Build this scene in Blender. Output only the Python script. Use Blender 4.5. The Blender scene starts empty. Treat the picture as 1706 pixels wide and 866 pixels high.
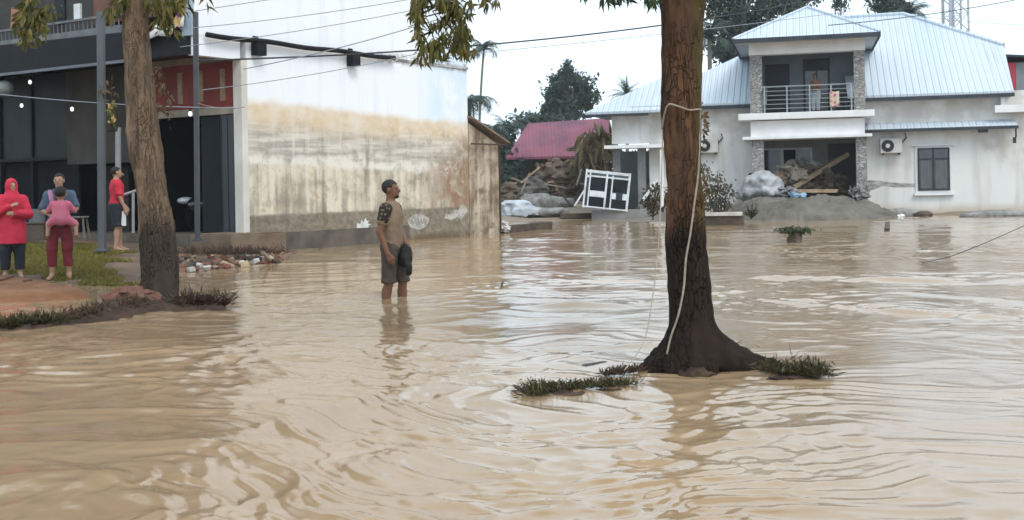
import bpy, math, random
import numpy as np
from mathutils import Vector, Matrix
random.seed(7); RNG = np.random.default_rng(7)
S = bpy.context.scene
COL = S.collection
PI = math.pi

# ------------------------------------------------------------------ camera
F, CX, CY, HZ, ROLL, CAMH = 1800.0, 853.0, 433.0, 312.0, 0.018, 1.27
cam = bpy.data.cameras.new('camera'); camo = bpy.data.objects.new('camera', cam); COL.objects.link(camo)
cam.sensor_width = 36; cam.lens = 36 * F / 1706; cam.clip_end = 2000; cam.clip_start = 0.05
cam.shift_y = -(CY - HZ) * math.cos(ROLL) / 1706; cam.shift_x = (CY - HZ) * math.sin(ROLL) / 1706
camo.matrix_world = Matrix.Translation((0, 0, CAMH)) @ Matrix.Rotation(PI / 2, 4, 'X') @ Matrix.Rotation(-ROLL, 4, 'Z')
S.camera = camo

# ------------------------------------------------------------------ light
S.view_settings.view_transform = 'Standard'; S.view_settings.look = 'None'
S.view_settings.exposure = 0.46; S.view_settings.gamma = 1
SUN_EL, SUN_AZ = math.radians(52), math.radians(150)      # azimuth clockwise from +Y: behind and right of the camera
world = bpy.data.worlds.new('World'); S.world = world; world.use_nodes = True
wt = world.node_tree; wn = wt.nodes
bg = wn['Background']; bg.inputs['Strength'].default_value = 0.115
sky = wn.new('ShaderNodeTexSky'); sky.sky_type = 'NISHITA'; sky.sun_disc = False
sky.sun_elevation = SUN_EL; sky.sun_rotation = SUN_AZ; sky.air_density = 1.0; sky.dust_density = 3.0
tc = wn.new('ShaderNodeTexCoord'); mp = wn.new('ShaderNodeMapping'); mp.inputs['Scale'].default_value = (1, 1, 3.2)
cn = wn.new('ShaderNodeTexNoise'); cn.inputs['Scale'].default_value = 2.2; cn.inputs['Detail'].default_value = 6
cr = wn.new('ShaderNodeValToRGB')
cr.color_ramp.elements[0].position = .3; cr.color_ramp.elements[0].color = (7.3, 8.7, 9.9, 1)
cr.color_ramp.elements[1].position = .75; cr.color_ramp.elements[1].color = (9.0, 10.5, 11.5, 1)
mx = wn.new('ShaderNodeMixRGB'); mx.inputs[0].default_value = .86
wt.links.new(tc.outputs['Generated'], mp.inputs[0]); wt.links.new(mp.outputs[0], cn.inputs['Vector'])
wt.links.new(cn.outputs['Fac'], cr.inputs[0]); wt.links.new(sky.outputs[0], mx.inputs[1]); wt.links.new(cr.outputs[0], mx.inputs[2])
wt.links.new(mx.outputs[0], bg.inputs['Color'])
sl = bpy.data.lights.new('sun', 'SUN'); sl.energy = 1.5; sl.angle = math.radians(25); sl.color = (1, .94, .84)
so = bpy.data.objects.new('sun', sl); COL.objects.link(so)
sd = Vector((math.sin(SUN_AZ) * math.cos(SUN_EL), math.cos(SUN_AZ) * math.cos(SUN_EL), math.sin(SUN_EL)))
so.rotation_euler = (-sd).to_track_quat('-Z', 'Y').to_euler(); so.location = sd * 60

# ------------------------------------------------------------------ helpers: photo geometry
def uv(px, py):
    dx, dy = px - CX, py - CY; c, s = math.cos(ROLL), math.sin(ROLL)
    return (dx * c - dy * s) / F, ((HZ - CY) - (dx * s + dy * c)) / F
def P(px, py, D):
    u, v = uv(px, py); return Vector((u * D, D, CAMH + v * D))
def G(px, py, z=0.0):
    u, v = uv(px, py); D = (z - CAMH) / v; return Vector((u * D, D, z))
def onplane(px, py, o, n):                                  # sight line through a pixel, met with a real plane
    u, v = uv(px, py); d = Vector((u, 1, v)); c = Vector((0, 0, CAMH))
    return c + d * ((Vector(o) - c).dot(n) / d.dot(n))

# ------------------------------------------------------------------ helpers: noise
def _h(ix, iy, iz, seed):
    n = (ix.astype(np.int64) * 374761393 + iy.astype(np.int64) * 668265263 + iz.astype(np.int64) * 2147483647 + seed * 974711) & 0x7fffffff
    n = (n ^ (n >> 13)) * 1274126177 & 0x7fffffff
    n = (n ^ (n >> 16)) * 668265263 & 0x7fffffff
    return ((n ^ (n >> 15)) & 0xffff) / 32767.5 - 1.0
def vn(x, y, z=None, seed=0):
    x = np.asarray(x, float); y = np.asarray(y, float)
    z = np.zeros_like(x) if z is None else np.asarray(z, float)
    x0, y0, z0 = np.floor(x), np.floor(y), np.floor(z)
    f = [t - t0 for t, t0 in ((x, x0), (y, y0), (z, z0))]
    f = [t * t * t * (t * (t * 6 - 15) + 10) for t in f]
    r = 0
    for a in (0, 1):
        for b in (0, 1):
            for c in (0, 1):
                w = (f[0] if a else 1 - f[0]) * (f[1] if b else 1 - f[1]) * (f[2] if c else 1 - f[2])
                r = r + w * _h(x0 + a, y0 + b, z0 + c, seed)
    return r
def fbm(x, y, z=None, seed=0, octv=4):
    r, a, k = 0, 1.0, 1.0
    for i in range(octv):
        r = r + a * vn(x * k, y * k, None if z is None else z * k, seed + i * 17); a *= .5; k *= 2.03
    return r

# ------------------------------------------------------------------ helpers: materials
class NT:
    def __init__(s, name):
        s.m = bpy.data.materials.new(name); s.m.use_nodes = True; s.t = s.m.node_tree
        s.b = s.t.nodes['Principled BSDF']; s.out = s.t.nodes['Material Output']
        s.tc = s.t.nodes.new('ShaderNodeTexCoord')
    def n(s, k): return s.t.nodes.new(k)
    def L(s, a, b): s.t.links.new(a, b)
    def put(s, v, sock):
        if hasattr(v, 'links'): s.L(v, sock)
        elif isinstance(v, (tuple, list)): sock.default_value = tuple(v) + ((1,) if len(v) == 3 and len(sock.default_value) == 4 else ())
        else: sock.default_value = v
    def map(s, scale=(1, 1, 1), src=None, rot=(0, 0, 0)):
        q = s.n('ShaderNodeMapping'); q.inputs['Scale'].default_value = scale; q.inputs['Rotation'].default_value = rot
        s.L(src or s.tc.outputs['Object'], q.inputs[0]); return q.outputs[0]
    def noise(s, scale, vec, detail=6, rough=.6):
        q = s.n('ShaderNodeTexNoise'); q.inputs['Scale'].default_value = scale; q.inputs['Detail'].default_value = detail
        q.inputs['Roughness'].default_value = rough; s.L(vec, q.inputs['Vector']); return q.outputs['Fac']
    def vor(s, scale, vec, feat='F1'):
        q = s.n('ShaderNodeTexVoronoi'); q.feature = feat; q.inputs['Scale'].default_value = scale; s.L(vec, q.inputs['Vector']); return q
    def ramp(s, fac, stops, interp='LINEAR'):
        q = s.n('ShaderNodeValToRGB'); e = q.color_ramp.elements; q.color_ramp.interpolation = interp
        while len(e) < len(stops): e.new(.5)
        for el, (p, c) in zip(e, stops):
            el.position = p; el.color = (c, c, c, 1) if not isinstance(c, (tuple, list)) else tuple(c) + (1,)
        s.L(fac, q.inputs[0]); return q.outputs[0]
    def mix(s, fac, a, b, mode='MIX'):
        q = s.n('ShaderNodeMixRGB'); q.blend_type = mode
        for v, k in ((fac, 0), (a, 1), (b, 2)): s.put(v, q.inputs[k])
        return q.outputs[0]
    def ma(s, op, a, b=0.0, clamp=False):
        q = s.n('ShaderNodeMath'); q.operation = op; q.use_clamp = clamp; s.put(a, q.inputs[0]); s.put(b, q.inputs[1]); return q.outputs[0]
    def sstep(s, v, lo, hi):
        q = s.n('ShaderNodeMapRange'); q.interpolation_type = 'SMOOTHSTEP'; s.put(v, q.inputs[0])
        q.inputs[1].default_value = lo; q.inputs[2].default_value = hi; return q.outputs[0]
    def xyz(s, src=None):
        q = s.n('ShaderNodeSeparateXYZ'); s.L(src or s.tc.outputs['Object'], q.inputs[0]); return q.outputs
    def comb(s, x, y, z):
        q = s.n('ShaderNodeCombineXYZ')
        for v, i in ((x, 0), (y, 1), (z, 2)): s.put(v, q.inputs[i])
        return q.outputs[0]
    def bump(s, h, strength=.3, dist=.02, nrm=None):
        q = s.n('ShaderNodeBump'); q.inputs['Strength'].default_value = strength; q.inputs['Distance'].default_value = dist
        s.L(h, q.inputs['Height'])
        if nrm: s.L(nrm, q.inputs['Normal'])
        s.L(q.outputs[0], s.b.inputs['Normal']); return q.outputs[0]
    def done(s, col, rough=.8, spec=.3, metal=0.0):
        s.put(col, s.b.inputs['Base Color']); s.put(rough, s.b.inputs['Roughness'])
        s.b.inputs['Specular IOR Level'].default_value = spec; s.b.inputs['Metallic'].default_value = metal; return s.m
def mat(name, c1, c2=None, scale=4.0, rough=.8, bump=0.0, bscale=None, stretch=(1, 1, 1), spec=.3, metal=0.0, lo=.35, hi=.65, dist=.02):
    t = NT(name); v = t.map(stretch)
    if c2 is None: c2 = tuple(x * .78 for x in c1)
    col = t.ramp(t.noise(scale, v), [(lo, c1), (hi, c2)])
    if bump: t.bump(t.noise(bscale or scale * 4, v), bump, dist)
    return t.done(col, rough, spec, metal)
def leafmat(name, cols, trans=.3, rough=.5):
    t = NT(name); g = t.n('ShaderNodeNewGeometry')
    c = t.ramp(g.outputs['Random Per Island'], [(i / max(1, len(cols) - 1), q) for i, q in enumerate(cols)])
    t.done(c, rough, .25)
    tr = t.n('ShaderNodeBsdfTranslucent'); t.L(c, tr.inputs[0]); ms = t.n('ShaderNodeMixShader'); ms.inputs[0].default_value = trans
    t.L(t.b.outputs[0], ms.inputs[1]); t.L(tr.outputs[0], ms.inputs[2]); t.L(ms.outputs[0], t.out.inputs[0]); return t.m

# ------------------------------------------------------------------ helpers: things, parts, meshes
XF = {}
def thing(name, label, cat, loc=(0, 0, 0), rotz=0.0, group=None):
    o = bpy.data.objects.new(name, None); o.empty_display_size = .2; COL.objects.link(o)
    o.location = loc; o.rotation_euler = (0, 0, rotz); o['label'] = label; o['category'] = cat
    if group: o['group'] = group
    XF[o.name] = Matrix.Translation(loc) @ Matrix.Rotation(rotz, 4, 'Z')
    return o
def tag(o, label, cat, group=None):
    o['label'] = label; o['category'] = cat
    if group: o['group'] = group
    return o
def kind(o, k): o['kind'] = k; return o
def dup(root, loc, rotz=0.0, label=None, scale=1.0):
    r = root.copy(); COL.objects.link(r); r.location = loc; r.rotation_euler = (0, 0, rotz); r.scale = (scale,) * 3
    if label: r['label'] = label
    for ch in list(root.children):
        c = ch.copy(); COL.objects.link(c); c.parent = r
        for g in ch.children:
            d = g.copy(); COL.objects.link(d); d.parent = c
    return r
def mobj(name, V, Fc, m, parent=None, smooth=False):
    me = bpy.data.meshes.new(name)
    if isinstance(V, np.ndarray) and isinstance(Fc, np.ndarray):
        k = Fc.shape[1]
        me.vertices.add(len(V)); me.vertices.foreach_set('co', V.astype(np.float32).ravel())
        me.loops.add(Fc.size); me.loops.foreach_set('vertex_index', Fc.astype(np.int32).ravel())
        me.polygons.add(len(Fc)); me.polygons.foreach_set('loop_start', np.arange(0, Fc.size, k, dtype=np.int32))
        me.update(calc_edges=True); me.validate()
    else:
        me.from_pydata([tuple(v) for v in V], [], [tuple(f) for f in Fc])
    me.polygons.foreach_set('use_smooth', [smooth] * len(me.polygons)); me.update()
    me.materials.append(m)
    o = bpy.data.objects.new(name, me); COL.objects.link(o)
    if parent: o.parent = parent
    return o
class MB:
    def __init__(s, X=None): s.v = []; s.f = []; s.X = X        # X: basis applied to every vertex
    def add(s, vs, fs):
        k = len(s.v); s.v += [Vector(v) for v in vs]; s.f += [tuple(i + k for i in f) for f in fs]; return s
    def box(s, x0, x1, y0, y1, z0, z1, M=None):
        vs = [Vector((x, y, z)) for z in (z0, z1) for y in (y0, y1) for x in (x0, x1)]
        if M: vs = [M @ v for v in vs]
        return s.add(vs, [(0, 2, 3, 1), (4, 5, 7, 6), (0, 1, 5, 4), (1, 3, 7, 5), (3, 2, 6, 7), (2, 0, 4, 6)])
    def bar(s, a, b, w, h=None):                               # square bar between two points
        a, b = Vector(a), Vector(b); h = h or w; d = (b - a)
        q = d.to_track_quat('Z', 'Y').to_matrix().to_4x4(); M = Matrix.Translation(a) @ q
        return s.box(-w / 2, w / 2, -h / 2, h / 2, 0, d.length, M)
    def tube(s, pts, r, n=8, caps=True):
        pts = [Vector(p) for p in pts]; r = r if isinstance(r, (list, tuple)) else [r] * len(pts)
        k = len(s.v); up = Vector((.13, .27, 1)).normalized()
        for i, p in enumerate(pts):
            d = (pts[min(i + 1, len(pts) - 1)] - pts[max(i - 1, 0)]).normalized()
            a = d.cross(up);
            if a.length < .05: a = d.cross(Vector((1, 0, 0)))
            a.normalize(); b = d.cross(a)
            for j in range(n):
                t = 2 * PI * j / n; s.v.append(p + (a * math.cos(t) + b * math.sin(t)) * r[i])
        for i in range(len(pts) - 1):
            for j in range(n):
                q = (j + 1) % n; s.f.append((k + i * n + j, k + i * n + q, k + (i + 1) * n + q, k + (i + 1) * n + j))
        if caps: s.f += [tuple(k + j for j in range(n))[::-1], tuple(k + (len(pts) - 1) * n + j for j in range(n))]
        return s
    def slab(s, poly, off):                                    # polygon made solid by an offset vector
        n = len(poly); a = [Vector(p) for p in poly]; b = [p + Vector(off) for p in a]
        return s.add(a + b, [tuple(range(n))[::-1], tuple(range(n, 2 * n))] + [(i, (i + 1) % n, n + (i + 1) % n, n + i) for i in range(n)])
    def build(s, name, m, parent=None, world=False, smooth=False, bevel=0.0):
        vs = s.v
        if s.X: vs = [s.X @ v for v in vs]
        if world and parent: I = XF[parent.name].inverted(); vs = [I @ v for v in vs]
        o = mobj(name, vs, s.f, m, parent, smooth)
        if bevel:
            b = o.modifiers.new('bevel', 'BEVEL'); b.width = bevel; b.segments = 2; b.limit_method = 'ANGLE'
        return o

# ------------------------------------------------------------------ helpers: implicit surfaces (one continuous skin)
class Field:
    def __init__(s, lo, hi, h):
        s.lo = np.array(lo, float); s.h = h; s.n = np.ceil((np.array(hi, float) - s.lo) / h).astype(int) + 1
        s.d = np.full(s.n, 1e3)
    def _sub(s, lo, hi, pad):
        a = np.clip(np.floor((np.array(lo) - pad - s.lo) / s.h).astype(int), 0, s.n); b = np.clip(np.ceil((np.array(hi) + pad - s.lo) / s.h).astype(int) + 1, 0, s.n)
        if (b <= a).any(): return None, None
        ax = [s.lo[i] + s.h * np.arange(a[i], b[i]) for i in range(3)]
        return tuple(slice(a[i], b[i]) for i in range(3)), np.meshgrid(*ax, indexing='ij')
    def _mix(s, sl, d, k):
        o = s.d[sl]
        if k <= 0: s.d[sl] = np.minimum(o, d); return
        h = np.clip(.5 + .5 * (o - d) / k, 0, 1); r = o * (1 - h) + d * h - k * h * (1 - h)
        s.d[sl] = np.where(o > 50, d, r)
    def cap(s, a, b, ra, rb=None, k=.02):
        rb = ra if rb is None else rb; a = np.array(a, float); b = np.array(b, float); R = max(ra, rb)
        sl, g = s._sub(np.minimum(a, b) - R, np.maximum(a, b) + R, max(.06, 3 * k))
        if sl is None: return s
        p = [g[i] - a[i] for i in range(3)]; ab = b - a; L2 = max(1e-9, (ab ** 2).sum())
        t = np.clip(sum(p[i] * ab[i] for i in range(3)) / L2, 0, 1)
        d = np.sqrt(sum((p[i] - t * ab[i]) ** 2 for i in range(3))) - (ra + (rb - ra) * t)
        s._mix(sl, d, k); return s
    def ell(s, c, r, k=.02):
        c = np.array(c, float); r = np.array(r, float)
        sl, g = s._sub(c - r, c + r, max(.06, 3 * k))
        if sl is None: return s
        q = [(g[i] - c[i]) / r[i] for i in range(3)]; k0 = np.sqrt(sum(t * t for t in q)); k1 = np.sqrt(sum((t / r[i]) ** 2 for i, t in enumerate(q))) + 1e-9
        s._mix(sl, k0 * (k0 - 1) / k1, k); return s
    def grid(s): return np.meshgrid(*[s.lo[i] + s.h * np.arange(s.n[i]) for i in range(3)], indexing='ij')
    def clip(s, fn):                                            # keep where fn < 0
        s.d = np.maximum(s.d, fn(*s.grid())); return s
    def mesh(s):
        d = np.pad(s.d, 1, constant_values=1e3); d = np.clip(d, -5 * s.h, 5 * s.h); n = np.array(d.shape) - 1
        acc = np.zeros(tuple(n) + (3,)); cnt = np.zeros(tuple(n)); ins = d < 0
        for ax in range(3):
            o1, o2 = [i for i in range(3) if i != ax]
            A = [slice(None)] * 3; B = [slice(None)] * 3; A[ax] = slice(0, -1); B[ax] = slice(1, None)
            da, db = d[tuple(A)], d[tuple(B)]; cr = ins[tuple(A)] != ins[tuple(B)]
            t = np.where(cr, da / np.where(cr, da - db, 1), 0)
            for i in (0, 1):
                for j in (0, 1):
                    q = [slice(None)] * 3; q[o1] = slice(i, i + n[o1]); q[o2] = slice(j, j + n[o2])
                    c = cr[tuple(q)]; tt = t[tuple(q)]
                    acc[..., ax] += np.where(c, tt, 0); acc[..., o1] += np.where(c, i, 0); acc[..., o2] += np.where(c, j, 0); cnt += c
        act = cnt > 0; idx = np.full(tuple(n), -1); idx[act] = np.arange(act.sum())
        pos = np.argwhere(act) + acc[act] / cnt[act][:, None]; V = s.lo + (pos - 1) * s.h
        faces = []
        for ax in range(3):
            o1, o2 = (ax + 1) % 3, (ax + 2) % 3
            A = [slice(1, -1)] * 3; B = [slice(1, -1)] * 3; A[ax] = slice(0, -1); B[ax] = slice(1, None)
            a, b = ins[tuple(A)], ins[tuple(B)]
            for flip in (0, 1):
                w = np.argwhere((a & ~b) if not flip else (~a & b))
                if not len(w): continue
                w = w + 1; w[:, ax] -= 1
                def g(i, j):
                    q = w.copy(); q[:, o1] += i - 1; q[:, o2] += j - 1; return idx[q[:, 0], q[:, 1], q[:, 2]]
                f = np.stack([g(0, 0), g(1, 0), g(1, 1), g(0, 1)], 1)
                faces.append(f[:, ::-1] if flip else f)
        if not faces: return np.zeros((0, 3)), np.zeros((0, 4), int)
        return V, np.concatenate(faces)
    def build(s, name, m, parent=None, smooth=True):
        V, Fc = s.mesh(); return mobj(name, V, Fc, m, parent, smooth)

# ------------------------------------------------------------------ helpers: foliage
def leafmesh(C, L, W, droop=.3, D=None, fold=.25, seed=0, jit=.5):
    """many leaf-sized faces: C centres (n,3), length, width; D preferred direction"""
    r = np.random.default_rng(seed); n = len(C)
    d = r.normal(size=(n, 3)) if D is None else D + r.normal(size=(n, 3)) * jit
    d[:, 2] -= droop * np.abs(r.normal(size=n)) * 1.5
    d /= np.linalg.norm(d, axis=1)[:, None] + 1e-9
    a = np.cross(d, r.normal(size=(n, 3))); a /= np.linalg.norm(a, axis=1)[:, None] + 1e-9
    nn = np.cross(a, d); s = r.uniform(.5, 1.35, (n, 1)); L = L * s; W = W * s
    v0 = C - d * L * .5; v2 = C + d * L * .5 - nn * L * .08; m = C - d * L * .08
    v1 = m + a * W * .5 + nn * W * fold; v3 = m - a * W * .5 + nn * W * fold
    V = np.stack([v0, v1, v2, v3], 1).reshape(-1, 3); Fc = np.arange(4 * n).reshape(-1, 4)
    return V, np.concatenate([Fc[:, [0, 1, 2]], Fc[:, [0, 2, 3]]])
def clump(ells, n, seed=0, shell=.55, sub=26, tight=.32):
    """points gathered in sub-clumps near the surface of ellipsoids, leaving gaps"""
    r = np.random.default_rng(seed); out = []
    w = np.array([e[3] * e[4] * e[5] for e in ells]) ** .67; w = w / w.sum()
    for e, k in zip(ells, w):
        cs = r.normal(size=(sub, 3)); cs /= np.linalg.norm(cs, axis=1)[:, None]; cs *= r.uniform(shell, 1, (sub, 1))
        m = max(4, int(n * k)); i = r.integers(0, sub, m); p = cs[i] + r.normal(size=(m, 3)) * tight * r.uniform(.4, 1, (sub, 1))[i]
        out.append(p * np.array(e[3:6]) + np.array(e[0:3]))
    return np.concatenate(out)

# ================================================================== SETTING: ground, water
def sdf_poly(pts, X, Y):                                        # >0 inside
    pts = [(p[0], p[1]) for p in pts]; d = np.full(X.shape, 1e9); ins = np.zeros(X.shape, bool)
    for (x0, y0), (x1, y1) in zip(pts, pts[1:] + pts[:1]):
        ex_, ey_ = x1 - x0, y1 - y0; t = np.clip(((X - x0) * ex_ + (Y - y0) * ey_) / (ex_ * ex_ + ey_ * ey_ + 1e-12), 0, 1)
        d = np.minimum(d, np.hypot(X - x0 - t * ex_, Y - y0 - t * ey_))
        c = (y0 > Y) != (y1 > Y); xi = x0 + (Y - y0) * ex_ / (ey_ if abs(ey_) > 1e-12 else 1e-12); ins ^= c & (X < xi)
    return np.where(ins, d, -d)
def gridmesh(name, X, Y, Z, m, keep=None, smooth=True):
    n, k = X.shape; V = np.stack([X, Y, Z], -1).reshape(-1, 3); I = np.arange(n * k).reshape(n, k)
    Fc = np.stack([I[:-1, :-1], I[:-1, 1:], I[1:, 1:], I[1:, :-1]], -1)
    Fc = Fc[keep(X, Y)[:-1, :-1]] if keep else Fc.reshape(-1, 4)
    return mobj(name, V, Fc.reshape(-1, 4), m, smooth=smooth)

# muddy flood water
t = NT('flood_water')
v = t.map((1, 1, 1)); vs = t.map((.35, 1.5, 1), rot=(0, 0, .12))
sed = t.mix(t.noise(.5, vs, 5), (.265, .176, .097), (.365, .258, .160))
sed = t.mix(t.ma('MULTIPLY', t.sstep(t.noise(1.3, vs, 8, .65), .56, .72), .5), sed, (.42, .33, .24))
t.bump(t.noise(12, t.map((.7, 1.5, 1), rot=(0, 0, .1)), 5, .6), .07, .03)
t.done(sed, .055, .5); t.b.inputs['IOR'].default_value = 1.52
WATER = t.m
Dr = 2.0 * np.exp(np.linspace(0, math.log(50 / 2.0), 780)); Us = np.linspace(-1.1, 1.1, 820)
DD, UU = np.meshgrid(Dr, Us, indexing='ij'); WX, WY = UU * DD, DD
def waves(X, Y, fade=True):
    wx = X + .45 * fbm(X * .55, Y * .6, seed=3, octv=3); wy = Y + .10 * X + .6 * np.tanh((X + .95) / .75) * np.clip((11 - Y) / 5, 0, 1) + .45 * fbm(X * .5 + 9, Y * .55, seed=4, octv=3)
    rg = lambda n: 1 - 2.2 * np.abs(n)
    turb = np.clip(.75 + .7 * vn(X * .35, Y * .5, seed=21), .25, 1.5)
    far = 1 / (1 + (Y / 19) ** 2)
    z = .009 * vn(wx * .5, wy * .8, seed=5) + .009 * rg(vn(wx * .8, wy * 1.4, seed=6))
    z = z + turb * (.0082 * vn(wx * 1.7, wy * 2.8, seed=7) + .0052 * rg(vn(wx * 2.6, wy * 4.4, seed=8)))
    far2 = 1 / (1 + (Y / 11) ** 2)
    z = z + turb * far * (.0078 * rg(vn(wx * 4.4 + .4 * wy, wy * 7.5, seed=9)) + .0042 * vn(wx * 7.5, wy * 12, seed=10)) + turb * far * (.0056 * rg(vn(wx * 6.2 + 5, wy * 9.5, seed=14)) * np.clip(.5 + vn(X * .9, Y * 1.1, seed=15), 0, 1.2)) + turb * far2 * .0030 * vn(wx * 14, wy * 22, seed=13)
    # standing ripples: where the current runs over the road edge
    for (ax, ay), (bx, by), am, wd in ST:
        ex_, ey_ = bx - ax, by - ay; L = math.hypot(ex_, ey_); s_ = ((X - ax) * ex_ + (Y - ay) * ey_) / L; q = ((Y - ay) * ex_ - (X - ax) * ey_) / L
        q = q + .12 * vn(X * 1.3, Y * 1.3, seed=31)
        env = np.clip(s_ / .8, 0, 1) * np.clip((L - s_) / .8, 0, 1)
        z = z + am * env * np.exp(-(q / wd) ** 2) * np.cos(q / wd * 2.6) * (.65 + .6 * vn(X * 2.1, Y * 2.1, seed=33))
    return z
ST = [((G(830, 512).x, G(830, 512).y), (G(1110, 506).x, G(1110, 506).y), .045, .34),
      ((G(1240, 498).x, G(1240, 498).y), (G(1800, 540).x, G(1800, 540).y), .035, .17),
      ((G(1200, 462).x, G(1200, 462).y), (G(1800, 470).x, G(1800, 470).y), .045, .5),
      ((G(1470, 612).x, G(1470, 612).y), (G(1600, 598).x, G(1600, 598).y), .03, .16)]
WZ = waves(WX, WY)
kind(gridmesh('water', WX, WY, WZ, WATER), 'structure')
kind(mobj('ground', [(-148, -38, -.6), (148, -38, -.6), (148, 178, -.6), (-148, 178, -.6)], [(0, 1, 2, 3)], mat('wet_mud_bed', (.2, .14, .08))), 'structure')

# left bank: yard in front of the shops
MUDYARD = mat('yard_mud', (.085, .056, .038), (.17, .115, .08), 1.6, .75, .5, 14)
shoreL = [G(-420, 478), G(-60, 470), G(20, 468), G(105, 472), G(150, 478), G(240, 477), G(262, 462), G(310, 454), G(400, 447), G(462, 436), G(482, 423)]
polyL = [(p.x, p.y) for p in shoreL] + [(K0.x + .5, K0.y + 3) for K0 in [Vector((-5.4887, 22.6, 0))]] + [(-3, 60), (-60, 60)]
gx, gy = np.meshgrid(np.arange(-26, -3.0, .09), np.arange(13.5, 34, .09), indexing='xy')
sdL = sdf_poly(polyL, gx, gy)
gz = np.where(sdL > 0, np.minimum(.34, .055 * sdL), .12 * sdL) + .018 * fbm(gx * 1.8, gy * 1.8, seed=41)
def yard_z(x, y):
    d = float(sdf_poly(polyL, np.array([[x]]), np.array([[y]]))[0, 0]); return min(.34, .055 * d) if d > 0 else .12 * d
kind(gridmesh('yard_ground', gx, gy, gz, MUDYARD, lambda X, Y: sdL > -1.5), 'structure')

# far bank behind the flood, running on to the horizon
MUDFAR = mat('bank_mud', (.17, .13, .095), (.27, .215, .16), .9, .8, .5, 9)
shoreF = [(-8, 43)] + [(G(*q).x, G(*q).y) for q in ((845, 372), (905, 368), (1000, 365), (1060, 362), (1100, 359), (1165, 361), (1235, 364), (1300, 365), (1380, 364), (1450, 361), (1540, 358), (1640, 361))] + [(22, 37.5), (40, 33), (120, 20)]
polyF = shoreF + [(900, 20), (900, 1400), (-900, 1400), (-900, 60), (-30, 60)]
fr = np.concatenate([np.arange(30, 62, .25), 62 * np.exp(np.linspace(0.01, math.log(176 / 62), 40))]); fu = np.linspace(-1.3, 1.3, 420)
fD, fU = np.meshgrid(fr, fu, indexing='ij'); fX, fY = np.clip(fU * fD, -146, 146), fD; sdF = sdf_poly(polyF, fX, fY)
fZ = np.where(sdF > 0, np.minimum(.5, .07 * sdF), .2 * sdF) + .05 * fbm(fX * .7, fY * .7, seed=51) * np.clip(sdF, 0, 1)
kind(gridmesh('far_bank', fX, fY, fZ, MUDFAR, lambda X, Y: sdF > -2), 'structure')

# ================================================================== SHOP HOUSE (left)
K = Vector((-5.4887, 22.6, 0)); fx = Vector((.8614, -.5079, 0)); es = Vector((.5925, .8056, 0))
def basis(a, b, o=Vector((0, 0, 0))):
    return Matrix(((a.x, b.x, 0, o.x), (a.y, b.y, 0, o.y), (0, 0, 1, o.z), (0, 0, 0, 1)))
SB = basis(fx, es)
def SH(): return MB(SB)
# stained side wall
t = NT('stained_render'); o3 = t.xyz(); 
s_ = t.ma('ADD', t.ma('MULTIPLY', o3[0], es.x), t.ma('MULTIPLY', o3[1], es.y)); z_ = o3[2]
pv = t.comb(s_, 0.0, z_); streak = t.noise(1.0, t.comb(t.ma('MULTIPLY', s_, 5.0), 0.0, t.ma('MULTIPLY', z_, .45)), 5, .6)
fine = t.noise(7, pv, 8, .7); big = t.noise(.8, pv, 5); warp = t.ma('MULTIPLY', t.ma('SUBTRACT', t.noise(1.1, pv, 6), .5), .42)
zz = t.ma('ADD', t.ma('ADD', z_, warp), t.ma('MULTIPLY', s_, .03))
hstreak = t.noise(1.0, t.comb(t.ma('MULTIPLY', s_, .55), 0.0, t.ma('MULTIPLY', z_, 7.0)), 6, .6)
white = t.mix(t.sstep(t.noise(1.0, t.comb(t.ma('MULTIPLY', s_, 3.), 0.0, t.ma('MULTIPLY', z_, .25)), 4), .5, .75), (.76, .785, .82), (.66, .70, .755))
white = t.mix(t.ma('MULTIPLY', t.sstep(s_, 5.3, 6.3), t.sstep(big, .35, .6)), white, (.60, .70, .80))
tan = t.mix(t.sstep(t.noise(1.7, pv, 7, .65), .3, .7), (.58, .45, .30), (.68, .61, .52))
grey = t.mix(t.sstep(hstreak, .34, .66), (.34, .315, .28), (.62, .575, .51)); grey = t.mix(t.sstep(streak, .5, .75), grey, (.66, .62, .54))
low = t.mix(t.sstep(t.ma('ADD', t.ma('MULTIPLY', streak, .5), t.ma('MULTIPLY', t.noise(1.5, pv, 7, .65), .5)), .38, .58), (.30, .26, .205), (.63, .57, .465)); low = t.mix(t.sstep(t.noise(3, pv, 6), .55, .7), low, (.40, .31, .19))
smear = t.ma('MULTIPLY', t.ma('SUBTRACT', 1.0, t.sstep(t.ma('ABSOLUTE', t.ma('SUBTRACT', zz, 1.98)), .04, .17)), t.sstep(t.noise(1.6, pv, 4), .33, .5))
plinth = t.mix(t.sstep(fine, .35, .7), (.15, .12, .088), (.285, .25, .195)); plinth = t.mix(t.ma('MULTIPLY', t.sstep(t.noise(1.3, pv, 3), .5, .7), .4), plinth, (.155, .155, .10))
col = t.mix(t.sstep(zz, 1.78, 1.98), low, grey)
col = t.mix(t.sstep(zz, 2.45, 2.95), col, tan)
col = t.mix(t.sstep(zz, 3.08, 3.32), col, white)
col = t.mix(t.ma('MULTIPLY', smear, .85), col, (.70, .665, .60))
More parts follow.
